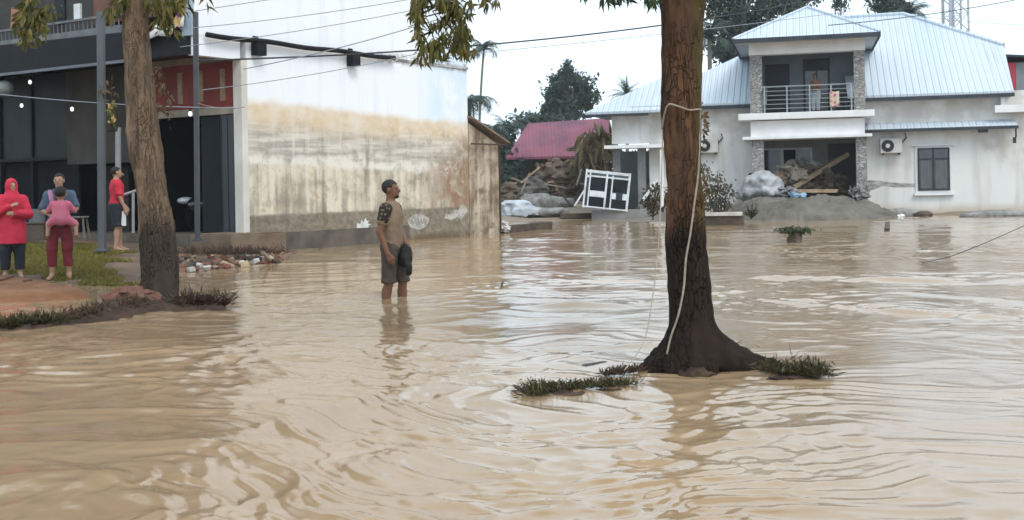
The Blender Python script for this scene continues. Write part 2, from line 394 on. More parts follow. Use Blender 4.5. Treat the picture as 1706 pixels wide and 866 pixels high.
# bare brick-brown patches and black mould near the far end
bare = t.ma('MULTIPLY', t.ma('MULTIPLY', t.sstep(s_, 5.2, 6.8), t.sstep(t.noise(1.5, pv, 7, .65), .41, .55)), t.ma('SUBTRACT', 1.0, t.sstep(z_, 1.7, 2.4)))
col = t.mix(bare, col, t.mix(fine, (.20, .105, .06), (.33, .21, .14)))
col = t.mix(t.ma('MULTIPLY', t.ma('MULTIPLY', t.sstep(s_, 6.2, 7.4), t.ma('SUBTRACT', 1.0, t.sstep(z_, 2.2, 2.9))), t.sstep(t.noise(2.2, pv, 7, .7), .35, .6)), col, (.27, .185, .115))
mould = t.ma('MULTIPLY', t.sstep(t.noise(9, t.comb(s_, 0.0, t.ma('MULTIPLY', z_, .6)), 8, .75), .57, .66), t.sstep(s_, 2.5, 6.0))
col = t.mix(t.ma('MULTIPLY', mould, t.ma('SUBTRACT', 1.0, t.sstep(z_, 2.3, 2.9))), col, (.10, .09, .075))
col = t.mix(t.ma('SUBTRACT', 1.0, t.sstep(t.ma('ADD', z_, t.ma('MULTIPLY', warp, .25)), .74, .82)), col, plinth)
col = t.mix(t.ma('SUBTRACT', 1.0, t.sstep(t.ma('ADD', z_, t.ma('MULTIPLY', warp, .4)), .05, .22)), col, (.14, .10, .065))
grime = t.ma('MULTIPLY', t.sstep(t.noise(2.6, pv, 9, .72), .5, .64), .55); col = t.mix(t.ma('MULTIPLY', grime, t.ma('SUBTRACT', 1.0, t.sstep(z_, 2.5, 3.0))), col, t.mix(fine, (.20, .17, .13), (.36, .31, .25)))
drip = t.ma('MULTIPLY', t.sstep(t.noise(1.0, t.comb(t.ma('MULTIPLY', s_, 2.6), 7.0, t.ma('MULTIPLY', z_, .2)), 7, .7), .56, .66), t.ma('SUBTRACT', 1.0, t.sstep(z_, 1.8, 2.9))); col = t.mix(t.ma('MULTIPLY', drip, .65), col, (.15, .13, .105))
# soot line along the floor slab
soot = t.ma('MULTIPLY', t.ma('SUBTRACT', 1.0, t.sstep(t.ma('ABSOLUTE', t.ma('SUBTRACT', z_, 4.45)), .03, .2)), t.sstep(t.noise(4, pv, 6), .42, .6))
col = t.mix(t.ma('MULTIPLY', t.ma('MULTIPLY', soot, t.sstep(s_, 3.4, 4.4)), .9), col, (.23, .22, .20))
t.bump(t.ma('ADD', t.noise(22, pv, 6), t.ma('MULTIPLY', t.sstep(t.noise(2.6, pv, 9, .72), .5, .7), .3)), .25, .015)
WALLM = t.done(col, .88, .2)

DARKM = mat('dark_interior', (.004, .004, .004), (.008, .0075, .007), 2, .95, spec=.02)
GREYCONC = mat('old_concrete', (.22, .20, .175), (.33, .30, .265), 2.2, .85, .3, 20)
CREAM = mat('cream_trim', (.24, .205, .16), (.34, .30, .24), 3, .8)
PILW = mat('pillar_paint', (.62, .60, .57), (.46, .43, .38), 1.3, .8, .15, 18, (1, 1, .5))
REDP = mat('maroon_paint', (.16, .020, .015), (.22, .034, .024), 1.5, .6, .1, 12)
SLOT = mat('slot_cream', (.25, .16, .10), (.36, .27, .18), 6, .7)
STEELD = mat('blue_black_steel', (.012, .016, .024), (.026, .032, .044), 1.2, .42, .12, 8, (3, 3, .5), .5)
STEELB = mat('black_steel', (.004, .0045, .006), (.008, .009, .011), 1.5, .6, .1, 8, (3, 3, .5), .2)
shop = thing('shophouse', 'shophouse with maroon fascia, black steel doors and a tall stained white side wall', 'building', K)
m = SH(); m.box(-.25, 0, 0, 7.4, -.5, 4.42); m.box(-.25, .0, -1.29, 7.4, 4.424, 9.2); m.box(-.2, -.003, -1.28, -.15, 4.03, 4.42); m.build('side_wall', WALLM, shop)
m = SH(); m.box(-.27, .035, 4.55, 7.42, 4.40, 4.46); m.build('floor_slab_edge', mat('sooty_slab', (.46, .45, .43), (.16, .155, .15), 3, .9, .3, 20, lo=.4, hi=.6), shop)
m = SH(); m.box(-.24, .012, -.14, .02, .1, 4.05); m.build('pillar', PILW, shop, bevel=.015)
m = SH(); m.box(-3.05, -.25, .0, .16, 3.08, 4.06); m.build('fascia', REDP, shop)
m = SH(); m.box(-3.1, -.235, -.07, .0, 4.06, 4.19); m.build('cornice', CREAM, shop)
m = SH(); m.box(-3.1, -.235, -.05, .0, 2.93, 3.08); m.build('lintel', CREAM, shop)
for x in (-.68, -1.33, -1.96): 
    m = SH(); m.box(x - .055, x + .055, -.018, .0, 3.26, 3.86); m.box(x - .075, x + .075, -.009, .0, 3.22, 3.90); m.build('fascia_slot', SLOT, shop)
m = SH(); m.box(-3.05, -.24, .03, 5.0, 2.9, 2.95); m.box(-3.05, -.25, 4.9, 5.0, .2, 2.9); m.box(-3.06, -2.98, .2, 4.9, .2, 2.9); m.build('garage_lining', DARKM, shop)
m = SH(); m.box(-.80, -.26, .02, .07, .40, 2.92)
for i in range(3): m.box(-.80 + .18 * i + .02, -.80 + .18 * i + .035, .005, .02, .45, 2.86)
m.build('door_leaf', STEELD, shop)
m = SH(); m.box(-1.40, -.84, .05, .10, .40, 2.92); m.box(-.84, -.80, .0, .1, .4, 2.92); m.build('door_leaf', STEELB, shop)
m = SH(); m.box(-9, .02, -.35, 5, -.4, .385); m.build('plinth', mat('door_sill_concrete', (.07, .06, .05), (.13, .11, .09), 2.4, .85, .4, 16), shop)
UPW = mat('upper_wall_brown', (.10, .055, .04), (.17, .08, .055), 1.2, .8, .1)
m = SH(); m.box(-3.0, -.25, -1.3, -1.1, 4.9, 9.2); m.box(-3.1, -.26, .03, .2, 4.19, 9.2); m.build('upper_front_wall', UPW, shop)
m = SH(); m.box(-.30, -.02, -1.34, -1.3, 4.42, 9.2); m.build('corner_strip', mat('blue_grey_paint', (.25, .32, .40), (.33, .40, .47), 2, .7), shop)
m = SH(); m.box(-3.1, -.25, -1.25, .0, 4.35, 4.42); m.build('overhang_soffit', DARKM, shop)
m = SH(); m.box(-2.1, -.12, -1.32, -1.26, 4.05, 4.5); m.build('dark_valance', STEELB, shop)
m = SH(); m.box(-.62, -.32, -1.36, -1.3, 4.6, 5.4); m.build('purple_panel', mat('purple_cloth', (.18, .05, .2), (.24, .08, .26)), shop)
m = SH(); m.box(-1.9, -.85, -1.33, -1.3, 5.3, 6.6); m.box(-1.85, -.9, -1.335, -1.33, 5.35, 6.55); m.build('upper_window', mat('dark_glass_upper', (.02, .022, .026), None, 3, .15, spec=.6), shop)
m = SH(); m.box(-10.6, .05, -1.45, 7.5, 9.2, 9.4); m.build('roof', GREYCONC, shop)
# torn white tarp on the overhang edge
V = []; Fq = []
for i in range(15):
    for j in range(3):
        x = -1.75 + i * .115; V.append(SB @ Vector((x, -1.36 - .05 * j + .05 * math.sin(i * 1.7 + j), 4.55 - .13 * j + .05 * math.sin(i * 1.1) + .02 * i)))
for i in range(14):
    for j in range(2): k = i * 3 + j; Fq.append((k, k + 1, k + 4, k + 3))
tp = mobj('tarpaulin', [v + K for v in V], Fq, mat('white_tarp', (.62, .61, .6), (.45, .44, .43), 5, .6), smooth=True)
sm = tp.modifiers.new('thick', 'SOLIDIFY'); sm.thickness = .012
tag(tp, 'crumpled white tarp lying along the edge of the overhang above the maroon fascia', 'tarp')

# white paint scrawls on the plinth of the side wall
WPAINT = mat('white_scrawl', (.62, .62, .60), (.36, .35, .33), 9, .8, lo=.45, hi=.7)
def wall_blob(s0, z0, pts, name):
    m = MB(basis(es, fx)); m.slab([(s0 + a, .006, z0 + b) for a, b in pts], (0, -.004, 0)); m.build(name, WPAINT, shop)
wall_blob(3.4, .38, [(-.22, .02), (-.2, .12), (-.1, .1), (-.05, .2), (0, .13), (.08, .24), (.12, .16), (.2, .17), (.14, .1), (.26, .08), (.17, .04), (.2, -.04), (.06, -.02), (.02, -.18), (-.05, -.2), (-.03, -.04), (-.18, -.06)], 'painted_mark')
ov = lambda rx, rz, k=.0: [(rx * math.cos(a) * (1 + k * math.sin(5 * a)), rz * math.sin(a) * (1 + k * math.cos(4 * a))) for a in np.linspace(0, 2 * PI, 19)[:-1]]
wall_blob(4.15, .38, ov(.16, .14, .06), 'painted_mark'); WPAINT = mat('faded_scrawl', (.46, .445, .41), (.27, .25, .22), 5, .8, lo=.4, hi=.62); wall_blob(5.35, .46, ov(.40, .19, .05), 'painted_mark'); wall_blob(6.85, .60, [(-.5, -.1), (-.42, .02), (-.25, .0), (-.1, .12), (.1, .1), (.18, .22), (.4, .2), (.5, .06), (.34, -.02), (.2, -.16), (.05, -.08), (-.2, -.14)], 'painted_mark')
m = MB(basis(es, fx))
zg = [(5.06 + .055 * k, .46 + (.085 if k % 2 else -.085) * (1 - .35 * abs(k - 5) / 5)) for k in range(11)]
for (a, b), (c_, d_) in zip(zg, zg[1:]): m.slab([(a - .014, .0105, b), (a + .014, .0105, b), (c_ + .014, .0105, d_), (c_ - .014, .0105, d_)], (0, -.004, 0))
m.build('painted_scribble', mat('grey_scrawl', (.27, .26, .24)), shop)

# lean-to behind the side wall
t = NT('rotting_render'); o3 = t.xyz(); s2 = t.ma('ADD', t.ma('MULTIPLY', o3[0], es.x), t.ma('MULTIPLY', o3[1], es.y))
st = t.ma('ADD', t.ma('MULTIPLY', t.noise(1.0, t.comb(t.ma('MULTIPLY', s2, 4.), 0.0, t.ma('MULTIPLY', o3[2], .4)), 6), .5), t.ma('MULTIPLY', t.noise(1.7, t.comb(s2, 0.0, o3[2]), 8, .7), .5))
c = t.mix(t.sstep(st, .40, .60), (.15, .105, .07), (.46, .39, .30)); c = t.mix(t.sstep(t.noise(2.2, t.comb(s2, 0.0, o3[2]), 7), .52, .64), c, (.17, .125, .085))
t.bump(t.noise(12, t.comb(s2, 0.0, o3[2]), 5), .3, .02)
ANX = t.done(c, .9, .2)
ann = thing('lean_to', 'small lean-to with streaked brown wall and rusty sheet roof behind the white wall', 'building', K + es * 7.4)
m = SH(); m.slab([(0, .02, -.5), (0, 1.32, -.5), (0, 1.32, 2.45), (0, .02, 3.0)], (-2.6, 0, 0)); m.build('wall', ANX, ann)
m = SH(); m.slab([(.16, -.02, 3.12), (.16, 1.62, 2.48), (-2.7, 1.62, 2.48), (-2.7, -.02, 3.12)], (0, 0, .05)); m.build('roof', mat('rusty_sheet', (.16, .12, .09), (.24, .19, .15), 3, .8, .3, 14), ann)
m = SH(); m.box(.10, .13, -.02, 1.6, 2.42, 2.46); m.box(-.04, .03, 1.33, 1.37, -.4, 2.46); m.build('roof_timber', mat('dark_timber', (.06, .045, .035)), ann)

# wall-mounted black pipe with two boxes
pipe = thing('gutter_pipe', 'long black pipe with two hanging boxes fixed across the tall white wall', 'pipe', K + es * .3 + Vector((0, 0, 4.4)))
m = MB(); pts = [K + es * s + fx * .12 + Vector((0, 0, 4.44 + .015 * math.sin(s * 3))) for s in np.linspace(-1.1, 4.45, 18)]
m.tube(pts, .055, 8); m.build('pipe', STEELB, pipe, world=True, smooth=True)
for s in (.25, 3.06):
    m = SH(); o = .02
    m.box(.02, .2, s - .3 - .13, s - .3 + .13, -.26, .0); m.box(.0, .03, s - .37, s - .23, -.1, .16); m.build('junction_box', STEELB, pipe, bevel=.01)

# ------------------------------------------------------------------ dark neighbour shop (far left)
dk = thing('dark_shop', 'dark open-fronted shop with black canopy and grey balcony above it', 'building', K - fx * 3.2)
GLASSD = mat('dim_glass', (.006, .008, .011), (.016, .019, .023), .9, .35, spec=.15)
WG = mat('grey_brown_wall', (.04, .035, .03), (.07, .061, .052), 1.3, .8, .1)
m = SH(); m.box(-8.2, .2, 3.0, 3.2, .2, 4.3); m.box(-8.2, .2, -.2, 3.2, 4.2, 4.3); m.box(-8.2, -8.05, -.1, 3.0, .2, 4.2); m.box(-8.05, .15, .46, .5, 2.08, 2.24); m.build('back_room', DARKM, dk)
m = SH(); m.box(-8.0, -2.72, .15, .2, 2.2, 4.2); m.build('transom_glass', GLASSD, dk)
m = SH()
for x in np.arange(-7.8, -2.8, 1.25): m.box(x - .03, x + .03, .1, .24, .35, 4.2)
m.box(-8.0, -2.7, .1, .24, 2.12, 2.2); m.build('shopfront_frame', STEELB, dk)
m = SH(); m.box(-8.0, -2.72, .4, .45, .35, 2.1)
for z in np.arange(.5, 2.1, .12): m.box(-8.0, -2.72, .385, .4, z, z + .015)
m.build('rolling_shutter', mat('black_shutter', (.005, .006, .007), (.010, .011, .013), 2, .6, spec=.1), dk)
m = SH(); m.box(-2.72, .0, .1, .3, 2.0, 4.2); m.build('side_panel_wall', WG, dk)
m = SH(); m.box(-2.6, -1.5, .8, .9, .3, 1.9); m.box(-2.62, -1.48, .78, .92, 1.9, 1.95); m.build('counter', mat('counter_brown', (.022, .017, .014), (.035, .028, .022), 2), dk)
m = SH(); m.slab([(-8.6, -1.5, 4.1), (1.5, -1.5, 4.04), (1.5, -1.5, 4.62), (-8.6, -1.5, 4.78)], (0, .12, 0)); m.build('canopy_fascia', STEELB, dk)
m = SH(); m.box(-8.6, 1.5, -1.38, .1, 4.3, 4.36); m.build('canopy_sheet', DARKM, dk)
m = SH(); m.box(-8.6, 1.5, -1.58, -1.52, 3.98, 4.04); m.build('canopy_beam', mat('grey_steel', (.10, .115, .135), (.15, .165, .19), 2, .5, metal=.3), dk)
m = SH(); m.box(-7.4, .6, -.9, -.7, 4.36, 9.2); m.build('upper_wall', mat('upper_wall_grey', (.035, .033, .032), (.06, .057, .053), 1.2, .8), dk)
for x, w in ((-6.6, .8), (-4.6, .45), (-1.6, .35)):
    m = SH(); m.box(x, x + w, -.94, -.9, 5.1, 6.6); m.build('upper_window', GLASSD, dk)
m = SH(); m.box(-.93, -.72, -.95, -.9, 5.15, 5.5); m.build('window_pane', mat('bright_pane', (.75, .78, .8)), dk)
m = SH(); m.box(-7.4, 1.2, -1.42, -1.36, 5.0, 5.05); m.box(-7.4, 1.2, -1.42, -1.36, 4.62, 4.80)
for x in np.arange(-7.3, 1.2, .14): m.box(x, x + .02, -1.40, -1.38, 4.6, 5.0)
m.build('balcony_rail', mat('pale_rail', (.09, .10, .11), (.16, .165, .17), 3, .5), dk)
LAUN = [((.62, .16, .30), -2.0), ((.36, .17, .12), -2.35), ((.25, .3, .33), -6.0)]
for i, (c, x) in enumerate(LAUN):
    m = SH(); m.slab([(x, -1.46, 5.05), (x + .3, -1.47, 5.05), (x + .27, -1.45, 5.5), (x + .04, -1.45, 5.5)], (0, -.03, 0)); ob = m.build('laundry', mat('laundry_%s' % ('pink', 'brown', 'grey')[i], c, None, 8)); ob.location = K - fx * 3.2
    tag(ob, ('pink laundry hanging on the balcony rail above the dark canopy', 'brown laundry hanging beside the pink piece on the balcony', 'grey cloth hanging over the balcony rail at the far corner')[i], 'laundry')
# hanging bulbs
EM = NT('bulb_glow'); EM.done((.9, .9, .88)); EM.b.inputs['Emission Color'].default_value = (1, .96, .9, 1); EM.b.inputs['Emission Strength'].default_value = .9
BULBS = [((36, 176), 25.0, 'bulb hanging lowest at the far left of the dark shopfront'), ((50, 137), 24.6, 'larger bulb hanging just under the canopy beam of the dark shop'), ((120, 182), 23.6, 'bulb hanging in front of the grey-brown wall panel'), ((317, 190), 21.6, 'bulb hanging beside the thin black post below the maroon fascia')]
for (px, py), D, lb in BULBS:
    p = P(px, py, D); b = thing('hanging_bulb', 'small lit ' + lb, 'lamp', p)
    f = Field((-.08, -.08, -.09), (.08, .08, .09), .012); f.ell((0, 0, 0), (.038, .038, .045), 0); f.cap((0, 0, .03), (0, 0, .06), .03, .02, .01); f.build('bulb', EM.m, b)
    m = MB(); m.tube([(0, 0, .05), (0, 0, .42)], .006, 5); m.tube([(0, 0, .05), (0, 0, .1)], .024, 8); m.build('cord', STEELB, b)
bb = P(8, 148, 24.5); b = thing('globe_lantern', 'pale round paper lantern hanging at the corner of the dark shop', 'lamp', bb)
f = Field((-.3, -.3, -.3), (.3, .3, .3), .025); f.ell((0, 0, 0), (.2, .2, .19), 0); f.build('globe', mat('lantern_paper', (.12, .135, .13), (.18, .19, .19)), b)
m = MB(); m.tube([(0, 0, .18), (0, 0, .6)], .006, 5); m.build('cord', STEELB, b)

# things standing in the gloom of the dark shop
def stool(px, py, D, label, m_):
    o = thing('plastic_stool', label, 'stool', P(px, py, D)); q = MB(); q.tube([(0, 0, .42), (0, 0, .45)], .17, 14); q.build('seat', m_, o, bevel=.008)
    for a in (.8, 2.4, 3.9, 5.5): q = MB(); q.tube([(.19 * math.cos(a), .19 * math.sin(a), 0), (.13 * math.cos(a), .13 * math.sin(a), .42)], .022, 6); q.build('leg', m_, o)
stool(134, 398, 21.4, 'pale round stool in the gloom between the two women and the grey post', mat('dull_stool', (.11, .10, .085), (.15, .135, .115)))
q = MB(); q.box(-.25, .25, -.2, .2, 0, .34); q.box(-.27, .27, -.22, .22, .34, .38); cr_ = q.build('storage_crate', mat('brown_crate', (.06, .045, .035), (.09, .07, .055), 5), bevel=.01); cr_.location = P(60, 400, 22.5); tag(cr_, 'brown lidded crate on the dark shop floor between the two women', 'crate')
q = MB(); q.tube([(0, 0, 0), (0, 0, .05), (0, 0, .4)], [.12, .15, .17], 14); bk_ = q.build('bucket', mat('grey_bucket', (.10, .105, .11), (.14, .145, .15), 5)); bk_.location = P(62, 380, 22.5); tag(bk_, 'grey bucket standing on the brown crate behind the women', 'bucket')
# posts under the canopies
POSTM = mat('grey_post_paint', (.075, .08, .088), (.125, .13, .14), 1.6, .5, .1, 12, (1, 1, .3), metal=.2)
def post(px0, py0, px1, py1, D, w, label, m_):
    a, b = P(px1, py1, D), P(px0, py0, D); o = thing('canopy_post', label, 'post', a)
    m = MB(); m.bar((0, 0, 0), b - a, w); m.build('shaft', m_, o)
    m = MB(); m.box(-w, w, -w, w, 0, .03); m.box(-w * .8, w * .8, -w * .8, w * .8, .03, .05); m.build('base_plate', m_, o)
post(168, 20, 170, 418, 19.6, .115, 'thick grey canopy post standing beside the man in the red shirt', POSTM)
post(326, 20, 329, 402, 20.6, .085, 'thin black canopy post standing before the black steel doors', mat('black_post', (.045, .05, .058), (.07, .075, .085), 2, .5))
post(197, 212, 197, 292, 21.6, .085, 'short white pipe hanging behind the grey post', mat('pale_pipe', (.25, .26, .27)))
# hand rail next to the doorway
hr = thing('hand_rail', 'low grey metal hand rail behind the leaning tree', 'rail', P(222, 388, 21.3))
m = MB(); m.tube([P(205, 325, 21.3), P(240, 313, 21.3)], .03, 8); m.tube([P(222, 388, 21.3), P(222, 320, 21.3)], .028, 8); m.tube([P(246, 388, 21.3), P(244, 312, 21.3)], .028, 8); m.build('tubing', mat('galvanised', (.28, .29, .3), (.36, .37, .38), 4, .4, metal=.5), hr, world=True)
# brown concrete block at the wall's foot
blk = thing('concrete_block', 'brown concrete step block at the foot of the stained wall', 'block', K + es * -.3)
m = SH(); m.box(-.75, .42, -.55, .9, -.4, .40); m.box(-.72, .39, -.5, .87, .40, .43); m.build('step', mat('brown_concrete', (.12, .085, .06), (.19, .14, .10), 2.3, .9, .5, 15), blk, bevel=.02)

# ------------------------------------------------------------------ parked car in the dark doorway
car = thing('parked_car', 'dark car parked nose outward inside the black doorway', 'car', K - fx * 2.15 + es * 2.4 + Vector((0, 0, .385)), math.atan2(-es.y, -es.x))
f = Field((-2.2, -.95, .1), (2.2, .95, 1.55), .05); f.ell((0, 0, .62), (2.05, .86, .42), .1); f.cap((1.2, -.5, .68), (1.2, .5, .68), .3, .3, .2); f.cap((-.5, -.35, 1.1), (-.5, .35, 1.1), .38, .38, .3); f.cap((.25, -.35, 1.0), (.25, .35, 1.0), .35, .35, .3); f.clip(lambda X, Y, Z: .28 - Z); f.build('body', mat('black_car_paint', (.012, .013, .016), None, 2, .2, spec=.6), car)
for y in (-.56, .56):
    f = Field((1.3, y - .3, .5), (2.1, y + .3, .95), .03); f.ell((1.72, y, .72), (.2, .2, .085), 0); f.build('headlight', mat('headlight_glass', (.7, .72, .75), None, 4, .1, spec=.8), car)
for x in (-1.25, 1.25):
    for y in (-.8, .8):
        m = MB(); m.tube([(x, y - .1, .31), (x, y + .1, .31)], .31, 16); m.build('wheel', STEELB, car)
m = MB(); m.slab([(.62, -.6, .98), (.62, .6, .98), (.2, .5, 1.4), (.2, -.5, 1.4)], (.03, 0, .03)); m.build('windscreen', GLASSD, car)

# ================================================================== WHITE HOUSE (right)
u_, v_ = uv(1443, 357); HO = Vector((u_ * 40, 40, 0)); HA = math.atan2(-.2596, .9657)
HM = Matrix.Translation(HO) @ Matrix.Rotation(HA, 4, 'Z'); HI = HM.inverted(); HX = (HM.to_3x3() @ Vector((1, 0, 0))); HY = (HM.to_3x3() @ Vector((0, 1, 0)))
def HL(px, py, y):                                             # house-local point on the plane local y
    return HI @ onplane(px, py, HO + HY * y, HY)
def HR(px, py, y0, z0, pitch):                                 # on a roof plane rising backwards
    n = HM.to_3x3() @ Vector((0, -math.sin(pitch), math.cos(pitch)))
    return HI @ onplane(px, py, HM @ Vector((0, y0, z0)), n)
house = thing('white_house', 'white two-storey house with pale metal roof, stone pillars and a railed balcony', 'house', HO, HA)
def hb(*b, name=None, m=None, par=None, bevel=0.0):
    q = MB(); q.box(*b); return q.build(name, m, par or house, bevel=bevel)
t = NT('white_house_paint'); o3 = t.xyz(); z_ = o3[2]
n1 = t.noise(.7, t.tc.outputs['Object'], 6); n2 = t.noise(1.0, t.map((2.2, 2.2, .3)), 6)
c = t.mix(t.sstep(n2, .45, .7), (.70, .70, .69), (.58, .57, .54))
c = t.mix(t.ma('MULTIPLY', t.sstep(n1, .45, .65), t.sstep(z_, 1.0, 2.4)), c, (.51, .485, .45))
c = t.mix(t.ma('MULTIPLY', t.ma('SUBTRACT', 1.0, t.sstep(t.ma('ADD', z_, t.ma('MULTIPLY', n1, .5)), .35, .75)), .8), c, (.48, .40, .31))
t.bump(t.noise(30, t.tc.outputs['Object'], 4), .1, .01); HWALL = t.done(c, .8, .25)
TRIMW = mat('white_trim', (.76, .77, .78), (.66, .66, .66), 1.5, .7)
t = NT('stone_cladding'); vv = t.vor(6.5, t.map((1.0, 1.0, 2.4)), 'F1'); ve = t.vor(6.5, t.map((1.0, 1.0, 2.4)), 'DISTANCE_TO_EDGE')
c = t.ramp(t.noise(2.0, vv.outputs['Color'], 2), [(.3, (.22, .22, .22)), (.5, (.36, .35, .34)), (.7, (.5, .49, .48))]); c = t.mix(t.sstep(ve.outputs['Distance'], .01, .06), (.17, .165, .16), c)
t.bump(t.sstep(ve.outputs['Distance'], 0, .12), .8, .05); STONE = t.done(c, .85, .2)
t = NT('ribbed_roof_sheet'); o3 = t.xyz(); w = t.n('ShaderNodeTexWave'); w.wave_type = 'BANDS'; w.bands_direction = 'X'; w.inputs['Scale'].default_value = 1.35; w.inputs['Distortion'].default_value = 0
t.L(t.tc.outputs['Object'], w.inputs['Vector']); rib = t.ramp(w.outputs['Fac'], [(.55, 0.0), (.8, 1.0)])
c = t.mix(t.noise(.5, t.map((1, .25, .25)), 5), (.40, .475, .56), (.54, .60, .66)); c = t.mix(t.ma('MULTIPLY', t.sstep(t.noise(1.0, t.map((4, .3, .3)), 5), .55, .75), .5), c, (.34, .37, .40))
t.bump(rib, .8, .04); ROOFM = t.done(c, .45, .4)
NAVY = mat('dark_fascia', (.025, .032, .042), (.045, .052, .062), 2, .5)
GLASSW = mat('dark_window_glass', (.018, .022, .028), (.05, .055, .06), 1.2, .08, spec=.7)
FRAMED = mat('dark_window_frame', (.02, .023, .03), None, 3, .5)
GREYB = mat('blue_grey_wall', (.13, .155, .18), (.17, .195, .22), 1.2, .8)
SOFF = mat('soffit_board', (.45, .48, .50), (.38, .40, .42), 2, .8)

hb(0.0, 9.0, 0, .2, -.6, 4.42, name='front_wall', m=HWALL)
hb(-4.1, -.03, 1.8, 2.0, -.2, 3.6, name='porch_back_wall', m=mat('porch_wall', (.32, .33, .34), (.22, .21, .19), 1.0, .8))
hb(-8.0, -4.05, 0, .2, -.3, 4.3, name='left_wing_wall', m=HWALL)
hb(-4.1, -3.95, 0, 2.0, -.2, 3.6, name='porch_side_wall', m=HWALL); hb(-.1, -.002, .002, 2.0, -.2, 6.5, name='block_side_wall', m=HWALL)
hb(-9.45, -8.0, -.02, .15, 2.9, 4.2, name='carport_beam_wall', m=HWALL)
hb(-9.66, -5.9, -.6, .3, 2.70, 2.83, name='carport_ledge', m=TRIMW)
DCONC = mat('plain_grey_concrete', (.17, .18, .18), (.25, .255, .25), 1.5, .8)  # even grey concrete for the carport columns and the bank step
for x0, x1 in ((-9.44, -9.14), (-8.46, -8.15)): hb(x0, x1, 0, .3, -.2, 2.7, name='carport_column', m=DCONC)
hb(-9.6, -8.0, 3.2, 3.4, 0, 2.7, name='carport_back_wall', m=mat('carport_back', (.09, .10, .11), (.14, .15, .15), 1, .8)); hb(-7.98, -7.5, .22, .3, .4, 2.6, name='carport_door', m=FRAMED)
# block with balcony
hb(-4.07, -.06, -1.2, 1.8, 2.98, 3.55, name='balcony_parapet', m=TRIMW)
hb(-4.36, .18, -1.42, .0, 2.86, 2.97, name='porch_ledge', m=TRIMW, bevel=.01)
hb(-4.50, .27, -1.45, -.01, 3.58, 3.82, name='balcony_slab', m=TRIMW, bevel=.015)
for x0, x1 in ((-4.07, -3.63), (-.40, -.02)):
    hb(x0, x1, -1.2, -.8, 3.82, 6.0, name='stone_pillar', m=STONE); hb(x0 + .03, x1 + .02, -1.22, -.8, -.3, 2.86, name='stone_pillar', m=STONE)
hb(-4.09, -.0, -1.23, -.83, 5.98, 6.52, name='balcony_header', m=TRIMW)
hb(-4.05, -.1, .8, .95, 3.82, 6.5, name='balcony_back_wall', m=GREYB); hb(-4.07, -3.97, -.8, .8, 3.82, 6.5, name='balcony_side_wall', m=GREYB)
hb(-4.05, -.12, -.82, .8, 6.2, 6.25, name='balcony_ceiling', m=GREYB)
d = hb(-3.56, -2.66, .77, .8, 3.83, 5.82, name='balcony_door', m=FRAMED)
w = hb(-2.16, -1.18, .76, .8, 3.85, 5.96, name='balcony_window', m=FRAMED); hb(-2.08, -1.7, .745, .76, 3.95, 5.5, name='pane', m=mat('curtained_pane', (.11, .125, .14), (.17, .185, .2), 4, .15), par=w); hb(-1.64, -1.26, .745, .76, 3.95, 5.5, name='pane', m=bpy.data.materials['curtained_pane'], par=w)
# steel balcony railing
rl = MB()
for z in (4.78, 4.62, 4.46, 4.3, 4.14, 3.98): rl.tube([(-3.62, -1.3, z), (-.42, -1.3, z)], .014 if z < 4.7 else .028, 6)
for x in (-3.55, -2.75, -1.95, -1.2, -.5): rl.bar((x, -1.3, 3.82), (x, -1.3, 4.78), .05)
rl.build('balcony_railing', mat('steel_rail', (.26, .30, .32), (.36, .40, .42), 5, .35, metal=.4), house)
# porch openings
for i, (a, b) in enumerate(((-3.72, -3.08), (-2.95, -2.5), (-2.42, -1.95))):
    w = hb(a - .08, b + .08, 1.70, 1.8, 1.0, 2.62, name='porch_window', m=TRIMW); hb(a, b, 1.685, 1.70, 1.05, 2.55, name='pane', m=GLASSW if i != 1 else DARKM, par=w)
hb(-1.28, -.12, 1.74, 1.80, .1, 2.74, name='porch_doorway_fill', m=mat('doorway_shade', (.03, .031, .035), (.05, .05, .052), 1.5, .6))  # dark panel standing in for the shade inside the open doorway
# main front window
w = hb(1.74, 2.98, -.05, .0, .80, 2.50, name='front_window', m=TRIMW); hb(1.82, 2.90, -.065, -.05, .88, 2.43, name='glass', m=GLASSW, par=w)
cu = mat('grey_curtain', (.085, .09, .095), (.13, .135, .14), 5, .6, 0, None, (6, 1, .5))
for x0, x1 in ((1.92, 2.28), (2.44, 2.80)): hb(x0, x1, -.0665, -.0655, .96, 1.98, name='curtain', m=cu, par=w)
fm = MB()
for x in (1.82, 2.33, 2.86): fm.box(x, x + .05, -.085, -.065, .88, 2.43)
for z in (.88, 2.0, 2.385): fm.box(1.87, 2.86, -.083, -.066, z, z + .05)
fm.build('sash', FRAMED, w); hb(1.68, 3.04, -.13, -.01, .70, .79, name='sill', m=TRIMW, par=w, bevel=.01); hb(1.64, 3.06, -.12, -.01, 2.51, 2.56, name='lintel_ledge', m=TRIMW, par=w)
